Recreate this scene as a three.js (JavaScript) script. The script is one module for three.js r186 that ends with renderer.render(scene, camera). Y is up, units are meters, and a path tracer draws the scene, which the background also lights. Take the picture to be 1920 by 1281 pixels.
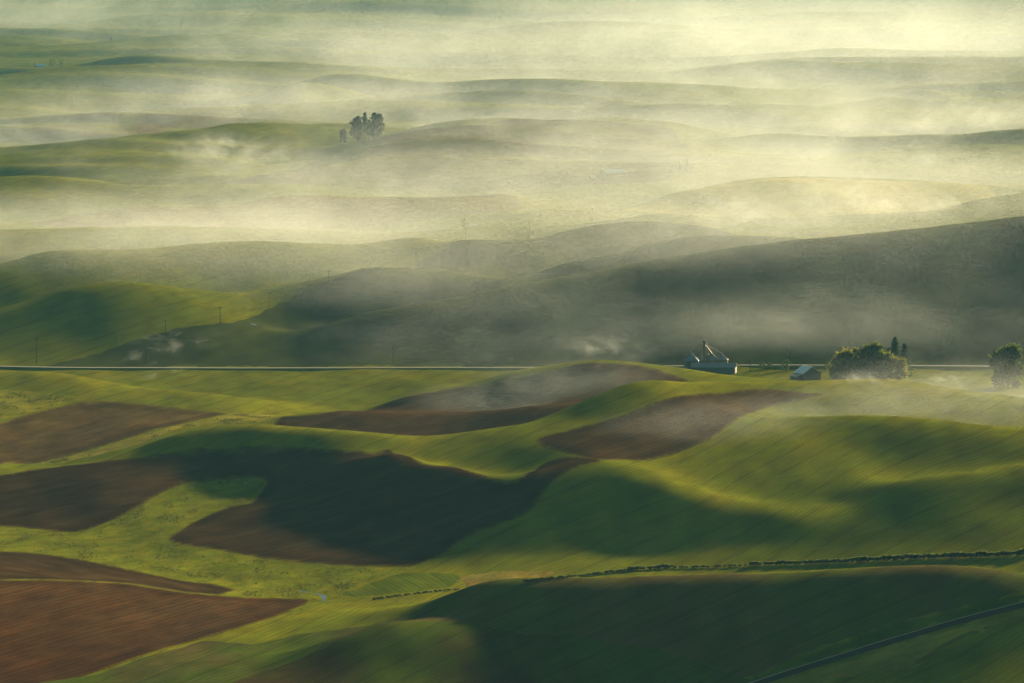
import * as THREE from 'three';
import { mergeGeometries } from 'three/addons/utils/BufferGeometryUtils.js';

// ------------------------------------------------------------------ camera, sky, sun, exposure
const SKY_LEVEL = 0.03;
const scene = new THREE.Scene();
const camera = new THREE.PerspectiveCamera(5.703, 1024 / 683, 5, 90000);
camera.position.set(0, 320, 0);
camera.rotation.set(-0.06604, 0, 0);          // looking north, a little down, from the butte
const renderer = new THREE.WebGLRenderer({ antialias: true });
renderer.toneMapping = THREE.LinearToneMapping;
renderer.toneMappingExposure = 5.2;
renderer.shadowMap.enabled = true;

const SUN_AZ = 23 * Math.PI / 180, SUN_EL = 8 * Math.PI / 180;   // low morning sun ahead on the right
const sunDir = new THREE.Vector3(Math.sin(SUN_AZ) * Math.cos(SUN_EL), Math.sin(SUN_EL), -Math.cos(SUN_AZ) * Math.cos(SUN_EL));
const sun = new THREE.DirectionalLight(new THREE.Color().setRGB(1.0, 0.8, 0.47), 4.4);
sun.position.copy(sunDir).multiplyScalar(30000).add(new THREE.Vector3(0, 0, -6000));
sun.target.position.set(0, 0, -6000);
sun.castShadow = true;
sun.shadow.radius = 3;
Object.assign(sun.shadow.camera, { left: -4000, right: 4000, top: 4000, bottom: -4000, near: 10, far: 60000 });
scene.add(sun, sun.target);

// clear early sky: blue overhead, paler and warmer towards the sun and the horizon
{
  const W = 512, H = 256, data = new Float32Array(W * H * 4);
  for (let y = 0; y < H; y++) for (let x = 0; x < W; x++) {
    const up = ((y + 0.5) / H - 0.5) * Math.PI, round = ((x + 0.5) / W - 0.5) * 2 * Math.PI;
    const v = new THREE.Vector3(Math.cos(round) * Math.cos(up), Math.sin(up), Math.sin(round) * Math.cos(up)), c = Math.max(0, v.dot(sunDir));
    const low = Math.pow(1 - Math.max(0, v.y), 5), glow = 0.5 * Math.pow(c, 4) + 1.2 * Math.pow(c, 24), k = (y * W + x) * 4;
    data[k] = SKY_LEVEL * (0.4 + 0.5 * low + 1.2 * glow); data[k + 1] = SKY_LEVEL * (0.82 + 0.55 * low + 0.95 * glow); data[k + 2] = SKY_LEVEL * (1.06 + 0.45 * low + 0.5 * glow); data[k + 3] = 1;
  }
  const t = new THREE.DataTexture(data, W, H, THREE.RGBAFormat, THREE.FloatType);
  t.mapping = THREE.EquirectangularReflectionMapping; t.magFilter = THREE.LinearFilter; t.needsUpdate = true;
  scene.background = t; scene.environment = t;
}
scene.fog = new THREE.FogExp2(new THREE.Color().setRGB(0.25, 0.68, 1.0), 0.00001);

const GROUND = [ // surveyed ground points: x east, distance north, height above the valley floor, metres
  [-198.9, 2650, 11.82], [-178.1, 2680, 10.26], [-136.2, 2640, 10.45], [-110, 2655, 10.15], [-254.7, 2700, 21.51], [-231.4, 2800, 21.79],
  [259.7, 2800, 21.64], [278.3, 3000, 22.95], [0, 2450, 1.07], [-183.3, 2450, 4.47], [183.3, 2450, 7.62], [-107, 2450, 0.81],
  [103.1, 2450, 3.2], [-85.4, 2730, 12.89], [-87.5, 2800, 8.26], [-69, 2760, 16.83], [-70.8, 2830, 9.96], [-52.3, 2790, 19.54],
  [-53.6, 2860, 11.4], [-41.6, 2805, 19.08], [-42.7, 2875, 13.29], [-22, 2810, 17.8], [-22.5, 2880, 20.95], [-42.5, 2715, 9.85],
  [0, 2725, 5.03], [-75.7, 2690, 10.07], [51.4, 2738, 3.25], [0, 2800, 16.5], [19.7, 2798, 15.91], [52.3, 2788, 13.53],
  [-18.1, 2890, 24], [-18.7, 3000, 7.85], [0, 2880, 27.39], [0, 2990, 10.53], [31.4, 2870, 28.81], [32.6, 2980, 12.62],
  [64.9, 2865, 29.9], [67.4, 2975, 13.65], [98.5, 2865, 30.74], [102.2, 2975, 14.41], [134.3, 2865, 31.81], [139.4, 2975, 15.85],
  [154.7, 2870, 33.58], [160.6, 2980, 16.26], [170.4, 2870, 34.38], [176.9, 2980, 16.88], [186, 2870, 34.19], [193.2, 2980, 16.69],
  [201.7, 2870, 32.87], [209.5, 2980, 16.07], [217.8, 2875, 30.82], [226.2, 2985, 15.56], [-27.1, 2895, 19.79], [-36.1, 2890, 15.81],
  [-58.5, 2880, 9.77], [-80.6, 2865, 7.12], [-105.8, 2820, 6.51], [20, 2838, 23.79], [75.2, 2832, 24.48], [74, 2785, 12.79],
  [119.2, 2824, 23.8], [167.7, 2824, 25.94], [197.3, 2838, 28.96], [169.2, 2850, 31.6], [98, 2850, 28.76], [116.3, 2755, 7.83],
  [161.2, 2788, 17.54], [195.5, 2812, 24.11], [211.9, 2825, 26.25], [94.1, 2735, 3.11], [137, 2738, 6.56], [181, 2757, 14.03],
  [208.9, 2785, 20.3], [176.7, 2690, 6.74], [203, 2705, 11.37], [148.6, 2715, 4.86], [-210.1, 2800, 17.67], [-217.1, 2895, 20.35],
  [-220.8, 2945, 20.62], [-196.2, 2990, 16.49], [-170.4, 3030, 11.52], [-144.9, 3040, 7.32], [-114.7, 3060, 2.45], [-91.4, 3080, -0.05],
  [-150.6, 2920, 9.86], [-146.5, 2840, 8.48], [-162.2, 2730, 9.8], [-118, 2960, 5.03], [-94.4, 3020, 2.06], [-233.2, 3110, 10.89],
  [-242.1, 3230, 5.87], [-203.7, 3220, 3.91], [-162.4, 3150, 3.56], [-129.2, 3120, 1.7], [-184, 3100, 8.29], [-151.8, 3085, 5.73],
  [-249.6, 3330, 3.35], [-222.9, 3320, 2.83], [-181.3, 3270, 2.35], [-140.4, 3210, 1.15], [-113.9, 3170, -0], [-88, 3130, -0.83],
  [-84.6, 3095, -0.63], [-64.2, 3160, -0.5], [-65, 3200, -0.26], [-115.9, 3225, 0.44], [-142.8, 3265, 1.8], [-171.6, 3330, 3.24],
  [-199.4, 3360, 2.94], [-190.1, 3430, 4.52], [-168.5, 3540, 7.37], [-149.3, 3610, 12.22], [-132.8, 3620, 14.2], [-140.5, 3530, 6.04],
  [-156.2, 3450, 4.75], [-62.2, 3060, 0.65], [-38.7, 3100, 0.5], [-44.3, 3150, 0.06], [-27.1, 3150, 0.31], [-14.9, 3190, 0.62],
  [9.9, 3180, 0.38], [22.5, 3200, 0.64], [34.9, 3195, 0.18], [60.3, 3215, 0.14], [85.4, 3215, 0.53], [110.3, 3210, 1.49],
  [135.2, 3205, 2.96], [159.7, 3195, 4.57], [196.2, 3180, 7.11], [237.3, 3165, 10.66], [111.8, 3255, 3.27], [162.2, 3245, 7.24],
  [212.2, 3235, 11.18], [242.1, 3230, 13.5], [10.2, 3260, 4.58], [-28, 3265, 3.01], [61.4, 3275, 3.15], [-255.9, 3415, 4.41],
  [-220, 3395, 3.04], [-261.5, 3490, 10.32], [-220, 3480, 8.09], [-196.1, 3540, 11.47], [-266.7, 3560, 14.68], [-227.5, 3600, 15.9],
  [-179.1, 3645, 21.64], [-144.6, 3635, 17.13], [-254.2, 3620, 13.88], [-262.6, 3740, 0.14], [-215.8, 3640, 16.54], [-222.9, 3760, 2.87],
  [-197, 3660, 20.59], [-203.5, 3780, 6.74], [-180.8, 3680, 25.78], [-186.7, 3800, 10.2], [-161.2, 3690, 28.58], [-166.4, 3810, 13.31],
  [-138.3, 3695, 29.01], [-142.8, 3815, 14.3], [-103.6, 3690, 28.02], [-107, 3810, 13.55], [-74.6, 3680, 26.29], [-77.1, 3800, 11.92],
  [-48.8, 3680, 24.72], [-50.4, 3800, 10.8], [-23.1, 3695, 26.32], [-23.8, 3815, 11.77], [-5.8, 3710, 27.93], [-6, 3830, 13.77],
  [17.5, 3740, 30.07], [18.1, 3860, 17.64], [32.3, 3770, 33.6], [33.4, 3890, 20.78], [47.4, 3800, 38.57], [48.9, 3920, 25.05],
  [65.7, 3830, 42.91], [67.7, 3950, 28.25], [81, 3850, 43.3], [83.6, 3970, 28.82], [-113.9, 3650, 22.86], [-72.8, 3590, 22.81],
  [-90, 3605, 21.56], [-137.1, 3662, 23.39], [-159.7, 3655, 22.94], [40.6, 3720, 32.51], [61.8, 3775, 39.37], [14.4, 3700, 29.45],
  [-62, 3535, 28.22], [-63.3, 3605, 21.99], [-46.4, 3500, 25.75], [-47.4, 3570, 21.35], [-29.8, 3475, 26.25], [-30.4, 3545, 19.77],
  [-16.1, 3440, 25.07], [-16.4, 3510, 19.44], [-5.3, 3410, 23.71], [-5.4, 3480, 20.95], [-111.1, 3560, 13.42], [-93.7, 3530, 17.34],
  [-130, 3470, 6.64], [-108.6, 3480, 10.09], [-87.2, 3490, 16.09], [-65.9, 3520, 26.5], [-106.8, 3420, 7.3], [-85.4, 3420, 9.29],
  [-53.7, 3440, 18.26], [-26.5, 3400, 18.68], [-68, 3350, 5.45], [-104.6, 3350, 3.97], [-139.4, 3370, 4.71], [-158.1, 3320, 3.28],
  [-122.6, 3270, 1.39], [-91.1, 3240, 0.23], [-65.6, 3230, 0.21], [-45.5, 3235, 0.89], [-25.8, 3305, 6.55], [-7.8, 3335, 12.79],
  [-15.9, 3395, 20.02], [-28.1, 3600, 22.07], [-16.7, 3560, 19.93], [-5.5, 3510, 19.4], [5.6, 3570, 23.34], [11.4, 3640, 27.51],
  [-39.4, 3610, 22.29], [8, 3400, 24.68], [13.4, 3430, 27.42], [27, 3455, 29.14], [43.3, 3470, 29.84], [10.4, 3340, 15.75],
  [26.5, 3400, 25.87], [14, 3600, 26.5], [38.7, 3540, 28.6], [65.3, 3490, 28.19], [79.2, 3500, 26.85], [68.1, 3640, 32.65],
  [98.6, 3720, 34.77], [94.7, 3570, 29.84], [128, 3730, 33.1], [114.2, 3660, 33.05], [147.8, 3870, 35.31], [174.1, 3850, 31.76],
  [117.4, 3860, 38.06], [92.3, 3820, 41.11], [113.4, 3930, 36.83], [116.8, 4050, 21.95], [151.3, 3960, 35], [155.9, 4080, 20.93],
  [180.2, 3985, 33.84], [185.6, 4105, 19.72], [206.3, 4010, 32.93], [212.5, 4130, 17.89], [225.6, 4020, 31.55], [232.4, 4140, 16.31],
  [259.4, 3960, 28.96], [294.2, 3930, 25.76], [228.2, 3955, 32.29], [194.6, 3900, 32.98], [252.2, 3850, 27.36], [283.8, 3790, 24.33],
  [159.6, 3790, 28.32], [150.5, 3710, 32.81], [154.1, 3800, 28.7], [167.4, 3700, 34.25], [171.4, 3790, 27.71], [184.4, 3695, 35.22],
  [188.9, 3785, 27.7], [207.2, 3690, 35.54], [212.2, 3780, 27.51], [229.6, 3680, 34.09], [235.2, 3770, 26.31], [254.1, 3660, 32.28],
  [260.3, 3750, 24.89], [276.1, 3650, 31.88], [283, 3740, 24.74], [133.4, 3640, 32.58], [121.5, 3540, 26.84], [92.9, 3500, 25.03],
  [118.5, 3450, 19.27], [146, 3465, 19.68], [150.4, 3570, 27.51], [184.3, 3580, 25.88], [182.5, 3440, 20.54], [220.3, 3575, 26.08],
  [246.5, 3550, 26.54], [158.5, 3385, 14.79], [187.4, 3640, 31.89], [194.4, 3412, 23.38], [197.8, 3472, 20.35], [208.2, 3420, 25.86],
  [211.8, 3480, 21.16], [224.5, 3425, 27.49], [228.4, 3485, 22.63], [240.7, 3428, 28.19], [244.9, 3488, 24.48], [257.7, 3440, 30.4],
  [262.2, 3500, 26.83], [192.9, 3340, 18.75], [218.7, 3335, 20.96], [245, 3340, 22.94], [214.1, 3265, 13.82], [244.7, 3265, 16.12],
  [165.4, 3310, 12.72], [176.2, 3270, 10.57], [43.1, 3450, 30.11], [43.8, 3510, 28.72], [58.8, 3425, 28.15], [76.9, 3400, 24.54],
  [78.3, 3460, 24.88], [97.3, 3370, 19.23], [99.1, 3430, 20.11], [127.9, 3345, 14.57], [130.2, 3405, 15.13], [156.4, 3340, 13.8],
  [159.2, 3400, 14.98], [20.8, 3335, 14.81], [18, 3295, 9.1], [36.1, 3300, 7.15], [74.7, 3300, 6.45], [113.4, 3300, 7.15],
  [49.6, 3345, 15.22], [42.3, 3390, 24.22], [138.9, 3295, 9.08], [-320.9, 4200, 21.45], [-330.8, 4330, 10.39], [-294.7, 4200, 22.8],
  [-303.8, 4330, 10.52], [-272.4, 4210, 20.57], [-280.8, 4340, 8.07], [-242.9, 4210, 15.06], [-250.4, 4340, 3.64], [-209.6, 4200, 11.22],
  [-216.1, 4330, -0.1], [-176.4, 4190, 9.44], [-181.9, 4320, -1.2], [-310.2, 4145, 19.42], [-261.8, 4145, 14.7], [-298, 3980, 10.17],
  [-274.3, 4090, 11.97], [-228.6, 4130, 10.85], [-195.5, 4110, 8.22], [-169.9, 4110, 6.23], [-284.6, 3800, 1.46], [-242.7, 3840, 0.94],
  [-217.6, 3930, 4.66], [-192.2, 4040, 6.23], [-339.6, 3600, 22.7], [-386.7, 4100, 28.24], [-424.5, 4500, 6.09], [-311.3, 3300, 8.92],
  [-431.3, 4572, 2.65], [-342.2, 4572, 0.72], [-253, 4572, 0.12], [-163.9, 4572, -0.3], [-74.8, 4572, 0.17], [14.3, 4572, -0.13],
  [103.4, 4572, 0.48], [192.5, 4572, 0.45], [281.6, 4572, 0.36], [342.2, 4572, 0.38], [441.9, 4572, 0.65], [-232, 4510, -0.71],
  [-158.5, 4420, -0.09], [-152.1, 4240, 2.68], [-121.5, 4330, -1.59], [-91, 4490, -0.1], [-55.3, 4430, -0.83], [-38.8, 4520, -0.62],
  [-141.7, 4130, 3.53], [-286.7, 4540, -0.35], [154.3, 4500, -0.44], [206, 4480, -0.92], [258.4, 4480, -0.74], [310.1, 4470, -1.35],
  [234, 4350, 1.01], [281.6, 4300, 1.53], [318.1, 4250, 2.66], [310.6, 4150, 9.09], [119.3, 4500, -0.11], [117.7, 4440, 0.28],
  [-125.1, 4010, 11.94], [-127.3, 4080, 5.4], [-106.6, 4020, 13.25], [-108.4, 4090, 5.75], [-81.5, 4020, 13.07], [-82.9, 4090, 8.11],
  [-50, 4010, 12.85], [-50.9, 4080, 9.57], [-18.7, 4000, 14.52], [-19, 4070, 9.97], [12.4, 3990, 18.24], [12.7, 4060, 13.21],
  [-85.8, 4230, -5.61], [-64.4, 4130, 12.94], [-66.4, 4260, -4.65], [-35.6, 4150, 16.64], [-36.7, 4280, 0.17], [-19.5, 4170, 19.24],
  [-20.1, 4300, 2.7], [0, 4200, 23.44], [0, 4330, 5.42], [26.3, 4210, 27.22], [27.1, 4340, 9.12], [45.8, 4200, 29.42],
  [47.3, 4330, 12.19], [72, 4200, 29.31], [74.3, 4330, 12.19], [105.3, 4220, 24.2], [108.5, 4350, 6.87], [145.4, 4240, 17.88],
  [149.9, 4370, 0.75], [172.3, 4250, 15.03], [177.6, 4380, -1.44], [-35.2, 4108, 12.55], [-3.2, 4130, 16.99], [29.2, 4158, 23.92],
  [61.8, 4175, 27.82], [84.8, 4185, 26.84], [38.1, 4070, 17.02], [-132.1, 3850, 10.49], [-78, 3850, 8.54], [-18.1, 3860, 9.87],
  [27.4, 3900, 17.92], [91.8, 4060, 19.91], [-310.9, 4585, 0.64], [-236.7, 4600, 0.92], [-129.1, 4600, 0.05], [-21.5, 4600, 0.57],
  [86.1, 4600, 1.29], [193.6, 4600, 2.23], [301.2, 4600, 1.66], [-155.1, 4740, 6.87], [-159.4, 4870, 6.13], [-126.9, 4790, 15.89],
  [-130.3, 4920, 7.57], [-97.8, 4830, 22.34], [-100.5, 4960, 11.74], [-60.6, 4860, 26.72], [-62.2, 4990, 15.97], [-22.9, 4895, 32.16],
  [-23.5, 5025, 22.56], [15.3, 4925, 37.37], [15.7, 5055, 29.49], [54, 4950, 42.58], [55.4, 5080, 34.31], [93.1, 4980, 48.6],
  [95.5, 5110, 39.02], [132.4, 5000, 53.41], [135.8, 5130, 43.14], [172, 5020, 58.19], [176.4, 5150, 47.14], [211.9, 5040, 61.86],
  [217.4, 5170, 50.15], [252.1, 5060, 64.03], [258.6, 5190, 52.01], [292.6, 5080, 66.97], [300.1, 5210, 54.51], [333.5, 5100, 70.74],
  [342, 5230, 58.04], [382.6, 5120, 74.99], [392.3, 5250, 62.61], [436.9, 5150, 77.91], [447.9, 5280, 65.69], [-72.6, 4660, 5.37],
  [-29.7, 4770, 19.46], [15.1, 4830, 27.76], [-59.1, 4740, 15.59], [-95.2, 4700, 9.8], [14.6, 4680, 9.16], [89, 4760, 21.65],
  [165.5, 4830, 33.29], [243.8, 4890, 41.36], [323.8, 4950, 50.82], [105.1, 4650, 7.75], [125, 4720, 17.78], [196.1, 4660, 9.84],
  [347.9, 4750, 24], [359, 4800, 31.56], [325.9, 4700, 15.97], [269.9, 4680, 12.76], [0, 5070, 30.63], [0, 5160, 26.05],
  [39.9, 5130, 39.17], [40.6, 5220, 31.37], [68.3, 5160, 42.72], [69.5, 5250, 34.86], [97.2, 5200, 47.81], [98.9, 5290, 39.66],
  [122.4, 5240, 51.88], [124.5, 5330, 42.47], [147.7, 5270, 53.31], [150.2, 5360, 43.24], [181.2, 5290, 52.36], [184.3, 5380, 42.21],
  [222.8, 5300, 49.75], [226.6, 5390, 39.83], [-54, 5330, 38.41], [-55.1, 5440, 38.79], [-37.8, 5400, 43.2], [-38.6, 5510, 31.31],
  [-12.6, 5410, 42.55], [-12.9, 5520, 29.66], [8.4, 5420, 42.14], [8.6, 5530, 31.22], [34.1, 5480, 44.02], [34.8, 5590, 32.55],
  [56, 5530, 46.61], [57.1, 5640, 34.09], [82.4, 5570, 47.84], [84, 5680, 35.5], [104.6, 5600, 47.58], [106.7, 5710, 35.43],
  [140, 5620, 44.49], [142.7, 5730, 33.2], [184.4, 5640, 38.19], [188, 5750, 27.99], [95.3, 5830, 39.61], [96.8, 5920, 30.92],
  [114, 5860, 41.26], [115.8, 5950, 29.94], [137.3, 5880, 40.86], [139.4, 5970, 29.15], [165, 5890, 38.53], [167.6, 5980, 26.98],
  [202.1, 5900, 32.55], [205.2, 5990, 22.53], [-140.8, 5020, 30.25], [-143.3, 5110, 27.51], [-126.1, 5060, 34.67], [-128.3, 5150, 29.36],
  [-107.2, 5100, 37.85], [-109.1, 5190, 30.09], [-79.7, 5120, 36.62], [-81.1, 5210, 29.5], [-47.9, 5130, 33.52], [-48.8, 5220, 29.04],
  [-195.3, 4820, 15.01], [-173.5, 4840, 10.07], [-152.1, 4880, 6.97], [-36.6, 5220, 29.71], [-149, 4780, 10.18], [-204.2, 4680, 5.92],
  [-241.2, 4690, 9.61], [16.4, 5280, 33.79], [79.6, 5380, 41.31], [-239.6, 4730, 14.01], [-265.7, 4670, 8.43], [-209.4, 4800, 16.65],
  [-173.7, 4900, 14.61], [-154.5, 4960, 20.4], [-376.3, 4830, 19.52], [-384.9, 4940, 10.81], [-349, 4870, 26.14], [-356.9, 4980, 16.26],
  [-324.4, 4900, 32.34], [-331.7, 5010, 22.05], [-291.8, 4930, 37.1], [-298.3, 5040, 26.23], [-269.3, 4940, 36.22], [-275.3, 5050, 25.75],
  [-242.9, 4950, 32.19], [-248.3, 5060, 22.44], [-215.9, 4950, 27.97], [-220.7, 5060, 20.01], [-350.1, 4680, 9.56], [-314.3, 4690, 10.73],
  [-281.9, 4760, 20.44], [-246.3, 4790, 22.2], [-211.2, 4840, 20.99], [-322.3, 4810, 25.57], [-195.5, 4920, 23.07], [-202.1, 4990, 25.68],
  [-161.6, 5060, 28.21], [-136.6, 5160, 28.2], [-407.3, 5230, 29.39], [-417.4, 5360, 19.61], [-364.5, 5320, 37.87], [-373.4, 5450, 25.19],
  [-316.6, 5350, 38.2], [-324.3, 5480, 26.43], [-264.4, 5390, 39], [-270.8, 5520, 27.35], [-227.9, 5420, 40.76], [-233.3, 5550, 28.35],
  [-194.5, 5430, 40.68], [-199.1, 5560, 28.24], [-152.5, 5440, 38.07], [-156.1, 5570, 26.2], [-118.8, 5450, 37.7], [-121.6, 5580, 26.31],
  [-89.3, 5460, 41.2], [-91.4, 5590, 28.25], [-63.6, 5450, 41.04], [-65.2, 5580, 28.85], [-380.6, 5090, 21.6], [-345.6, 5160, 29.9],
  [-287.5, 5200, 33.27], [-249.4, 5250, 35.09], [-208.5, 5250, 33.91], [-262.7, 5110, 26.13], [-163.8, 5260, 33.09], [-128.9, 5340, 36.41],
  [-91.1, 5320, 35.27], [-447.6, 5750, 33.18], [-460.1, 5910, 21.66], [-405.7, 5790, 32.59], [-416.9, 5950, 20.36], [-354, 5830, 31.95],
  [-363.7, 5990, 19.65], [-287.9, 5870, 30.88], [-295.7, 6030, 18.43], [-233.8, 5890, 28.55], [-240.2, 6050, 16.18], [-165.6, 5910, 25.65],
  [-170.1, 6070, 12.79], [-119.6, 5910, 22.99], [-122.9, 6070, 11.47], [-421.4, 6296, 16.36], [-433.5, 6476, 4.3], [-395.6, 6353, 18.96],
  [-406.8, 6533, 6], [-369.2, 6411, 20.73], [-379.6, 6591, 7.52], [-341.8, 6458, 20.51], [-351.3, 6638, 7.56], [-282.7, 6487, 19.81],
  [-290.6, 6667, 7.9], [-259.7, 6544, 20.66], [-266.9, 6724, 8.7], [-226, 6601, 23.57], [-232.2, 6781, 11.63], [-185.5, 6621, 23.36],
  [-190.5, 6801, 11.12], [-134.2, 6630, 21.89], [-137.8, 6810, 9.52], [-56.8, 6630, 21.94], [-58.3, 6810, 9.69], [-5.2, 6640, 23.39],
  [-5.3, 6820, 11.17], [-452.1, 6050, 20.48], [-476.4, 6000, 21.45], [19.1, 6150, 29.85], [-27.8, 5950, 27.7], [67, 6150, 30.51],
  [-49.3, 5760, 27.86], [18.5, 5950, 29.13], [93.8, 6344, 21.99], [96.8, 6544, 10.95], [146.4, 6487, 30.19], [150.9, 6687, 17.53],
  [201.2, 6630, 34.25], [207.3, 6830, 21.63], [256.4, 6725, 36.95], [264, 6925, 23.7], [310.9, 6773, 35], [320.1, 6973, 21.96],
  [390, 6773, 31.82], [401.5, 6973, 18.58], [439.6, 6725, 30.14], [452.6, 6925, 17.74], [378.1, 6150, 31.08], [389.2, 6330, 18.26],
  [418.2, 6248, 34.56], [430.2, 6428, 20.64], [450.8, 6296, 36.41], [463.6, 6476, 22.63], [493.7, 6344, 38.17], [507.7, 6524, 23.98],
  [262.7, 6250, 28.52], [330.3, 6150, 27.62], [318.8, 6400, 29.88], [504.7, 6900, 19.15], [-534.5, 7010, 23.92], [-549.8, 7210, 11.52],
  [-494.2, 7057, 24.61], [-508.2, 7257, 11.01], [-451.5, 7076, 21.06], [-464.2, 7276, 9.57], [-400.9, 7057, 15.95], [-412.2, 7257, 7.08],
  [-265.3, 7105, 21.6], [-275.1, 7365, 7.34], [-227, 7294, 22.06], [-235.1, 7554, 9.1], [-188.6, 7576, 25.17], [-195.1, 7836, 12.91],
  [-159.2, 7870, 28.42], [-164.4, 8130, 16.99], [-126.3, 8118, 31.89], [-130.3, 8378, 17.81], [-70.7, 8266, 33.86], [-72.9, 8526, 19.01],
  [-6.5, 8366, 35.02], [-6.7, 8626, 19.7], [58.9, 8415, 36.61], [60.7, 8675, 21.55], [124.6, 8435, 36.6], [128.5, 8695, 21.38],
  [189.8, 8415, 31.86], [195.6, 8675, 17.21], [-351.8, 6850, 15.69], [-245.2, 6850, 16.07], [-142.6, 7050, 19.07], [-33.1, 7100, 22.01],
  [76.8, 7050, 20.9], [140, 7500, 23.13], [24.1, 7750, 26.62], [-431.6, 7300, 11.71], [-344.1, 7250, 17.12], [-299.5, 7550, 16.13],
  [-575.1, 7700, 15.49], [-505.2, 7920, 24.3], [-521.1, 8170, 11.53], [-458.1, 8068, 27.48], [-472.3, 8318, 13.5], [-400.2, 8168, 27.17],
  [-412.4, 8418, 12.74], [-340.7, 8266, 27.1], [-351, 8516, 14.03], [-336.8, 8019, 26.24], [-349.4, 8319, 15.62], [-301, 8415, 24.08],
  [-311.8, 8715, 8.33], [-253.1, 8564, 25.57], [-261.9, 8864, 8.75], [-207.6, 8613, 23.86], [-214.9, 8913, 7.13], [-159.8, 8564, 20.97],
  [-165.4, 8864, 4.22], [-126.1, 8534, 19.3], [-130.5, 8834, 3.14], [-392.8, 7650, 19.99], [-248.9, 8000, 20.6], [-187.8, 8050, 20.45],
  [-408.1, 7950, 22.93], [226.7, 9405, 20.82], [235.1, 9755, 2.44], [325.1, 9504, 19.13], [337.1, 9854, -0.06], [440.5, 9603, 14.53],
  [456.6, 9953, -3.11], [558.2, 9702, 15.2], [578.4, 10052, -0.72], [678.2, 9801, 15.81], [702.4, 10151, 0.1], [360.4, 7722, 20.27],
  [372.6, 7982, 6.29], [449.1, 8019, 21.17], [463.7, 8279, 6.61], [533.6, 8168, 20.79], [550.6, 8428, 4.89], [617.2, 8266, 19.73],
  [636.6, 8526, 4.17], [212.1, 8019, 21.22], [218.7, 8269, 10.86], [294, 8217, 21.41], [302.9, 8467, 8.64], [377.1, 8217, 18.93],
  [388.5, 8467, 4.82], [-595.9, 8910, 21.32], [-619.3, 9260, 4.35], [-552.4, 9108, 21.7], [-573.6, 9458, 3.58], [-484.2, 9158, 18.77],
  [-502.7, 9508, 1.44], [-419.7, 9306, 20.31], [-435.5, 9656, 4.29], [-349.2, 9356, 20.23], [-362.2, 9706, 10.54], [-746.8, 9801, 13.55],
  [-773.5, 10151, -3.62], [-678.9, 9702, 12.1], [-703.4, 10052, -5.24], [-377.2, 9702, 14.53], [-392.7, 10102, -2.79], [-345.4, 10098, 23.58],
  [-359.1, 10498, 4], [-320.1, 10296, 28.44], [-332.6, 10696, 7.4], [-276, 10444, 28.29], [-286.6, 10844, 7.56], [-220.3, 10494, 25.32],
  [-228.6, 10894, 4.46], [-161.6, 10395, 21.68], [-167.8, 10795, 0.95], [-246.4, 9603, 22.73], [-255.4, 9953, 6.71], [-196.1, 9702, 22.64],
  [-203.2, 10052, 6.36], [-83.4, 9752, 21.95], [-86.4, 10102, 6.16], [15.2, 9801, 24.93], [15.8, 10151, 10.91], [-23.8, 10197, 20.79],
  [-24.7, 10597, 3.17], [32, 10296, 24.48], [33.3, 10696, 5.96], [80.8, 10395, 28.06], [83.9, 10795, 9.16], [138, 10444, 25.91],
  [143.3, 10844, 7.42], [226.3, 10395, 21.68], [235, 10795, 3.42], [299, 10395, 19.98], [310.5, 10795, 1.41], [324.1, 11583, 12.76],
  [336.7, 12033, -4.88], [402.9, 11781, 20.29], [418.3, 12231, 2.34], [482.1, 11930, 22.1], [500.3, 12380, 5.01], [563.2, 12078, 22.13],
  [584.2, 12528, 6.19], [527.6, 12573, 14.73], [546.5, 13023, -1.74], [615.3, 12771, 15.91], [637, 13221, -1.57], [714.6, 12771, 10.03],
  [739.8, 13221, -6.89], [531.1, 9900, 16.42], [549.9, 10250, 1.71], [602.5, 10197, 19.09], [623.2, 10547, 3.11], [712.4, 10296, 19.57],
  [736.6, 10646, 3.46], [-829.6, 10890, 15.9], [-867.7, 11390, -7.28], [-730.4, 11187, 23.24], [-763.1, 11687, 1.06], [-650.1, 11781, 25.75],
  [-677.7, 12281, 3.69], [-512.8, 11781, 22.18], [-534.5, 12281, 0.14], [-363.2, 11682, 22.83], [-378.7, 12182, 0.62], [-690.5, 13464, 17.25],
  [-726.4, 14164, -10.92], [-577.4, 13761, 21.25], [-606.8, 14461, -6.81], [-430.8, 13860, 21.24], [-452.5, 14560, -6.46], [-278, 13761, 19.1],
  [-292.2, 14461, -8.75], [-1145.8, 15048, 16.68], [-1206.7, 15848, -13.71], [-965.7, 15345, 15.47], [-1016, 16145, -14.43], [-874.9, 15642, 26.55],
  [-919.7, 16442, -2.75], [-772.4, 16038, 35.28], [-811, 16838, 6.66], [-639.3, 16137, 34.83], [-671, 16937, 5.89], [-498.4, 16038, 31.6],
  [-523.2, 16838, 8.1], [-363.5, 13761, 21.27], [-382, 14461, -5.54], [-219.7, 13464, 17.26], [-231.1, 14164, -8.8], [-66.9, 14355, 21.7],
  [-70.2, 15055, -3.86], [113.8, 14652, 22.37], [119.3, 15352, -2.9], [226.1, 14553, 22.15], [237, 15253, -3.49], [323.4, 14355, 25.07],
  [341.5, 15155, -5.02], [467.9, 15444, 30.23], [492.2, 16244, 1.35], [587.9, 15444, 29.1], [618.4, 16244, -0.26], [787.5, 15840, 35.13],
  [827.3, 16640, 6.65], [1020.6, 16632, 42.82], [1069.7, 17432, 15.3], [1243.3, 17028, 49.44], [1301.7, 17828, 22.33], [-12.5, 16137, 29.8],
  [-13.2, 16937, 4.53], [153.2, 16434, 32.11], [160.7, 17234, 6.79], [306.4, 16434, 30.81], [321.3, 17234, 5.6], [-568.5, 16632, 36.31],
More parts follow.
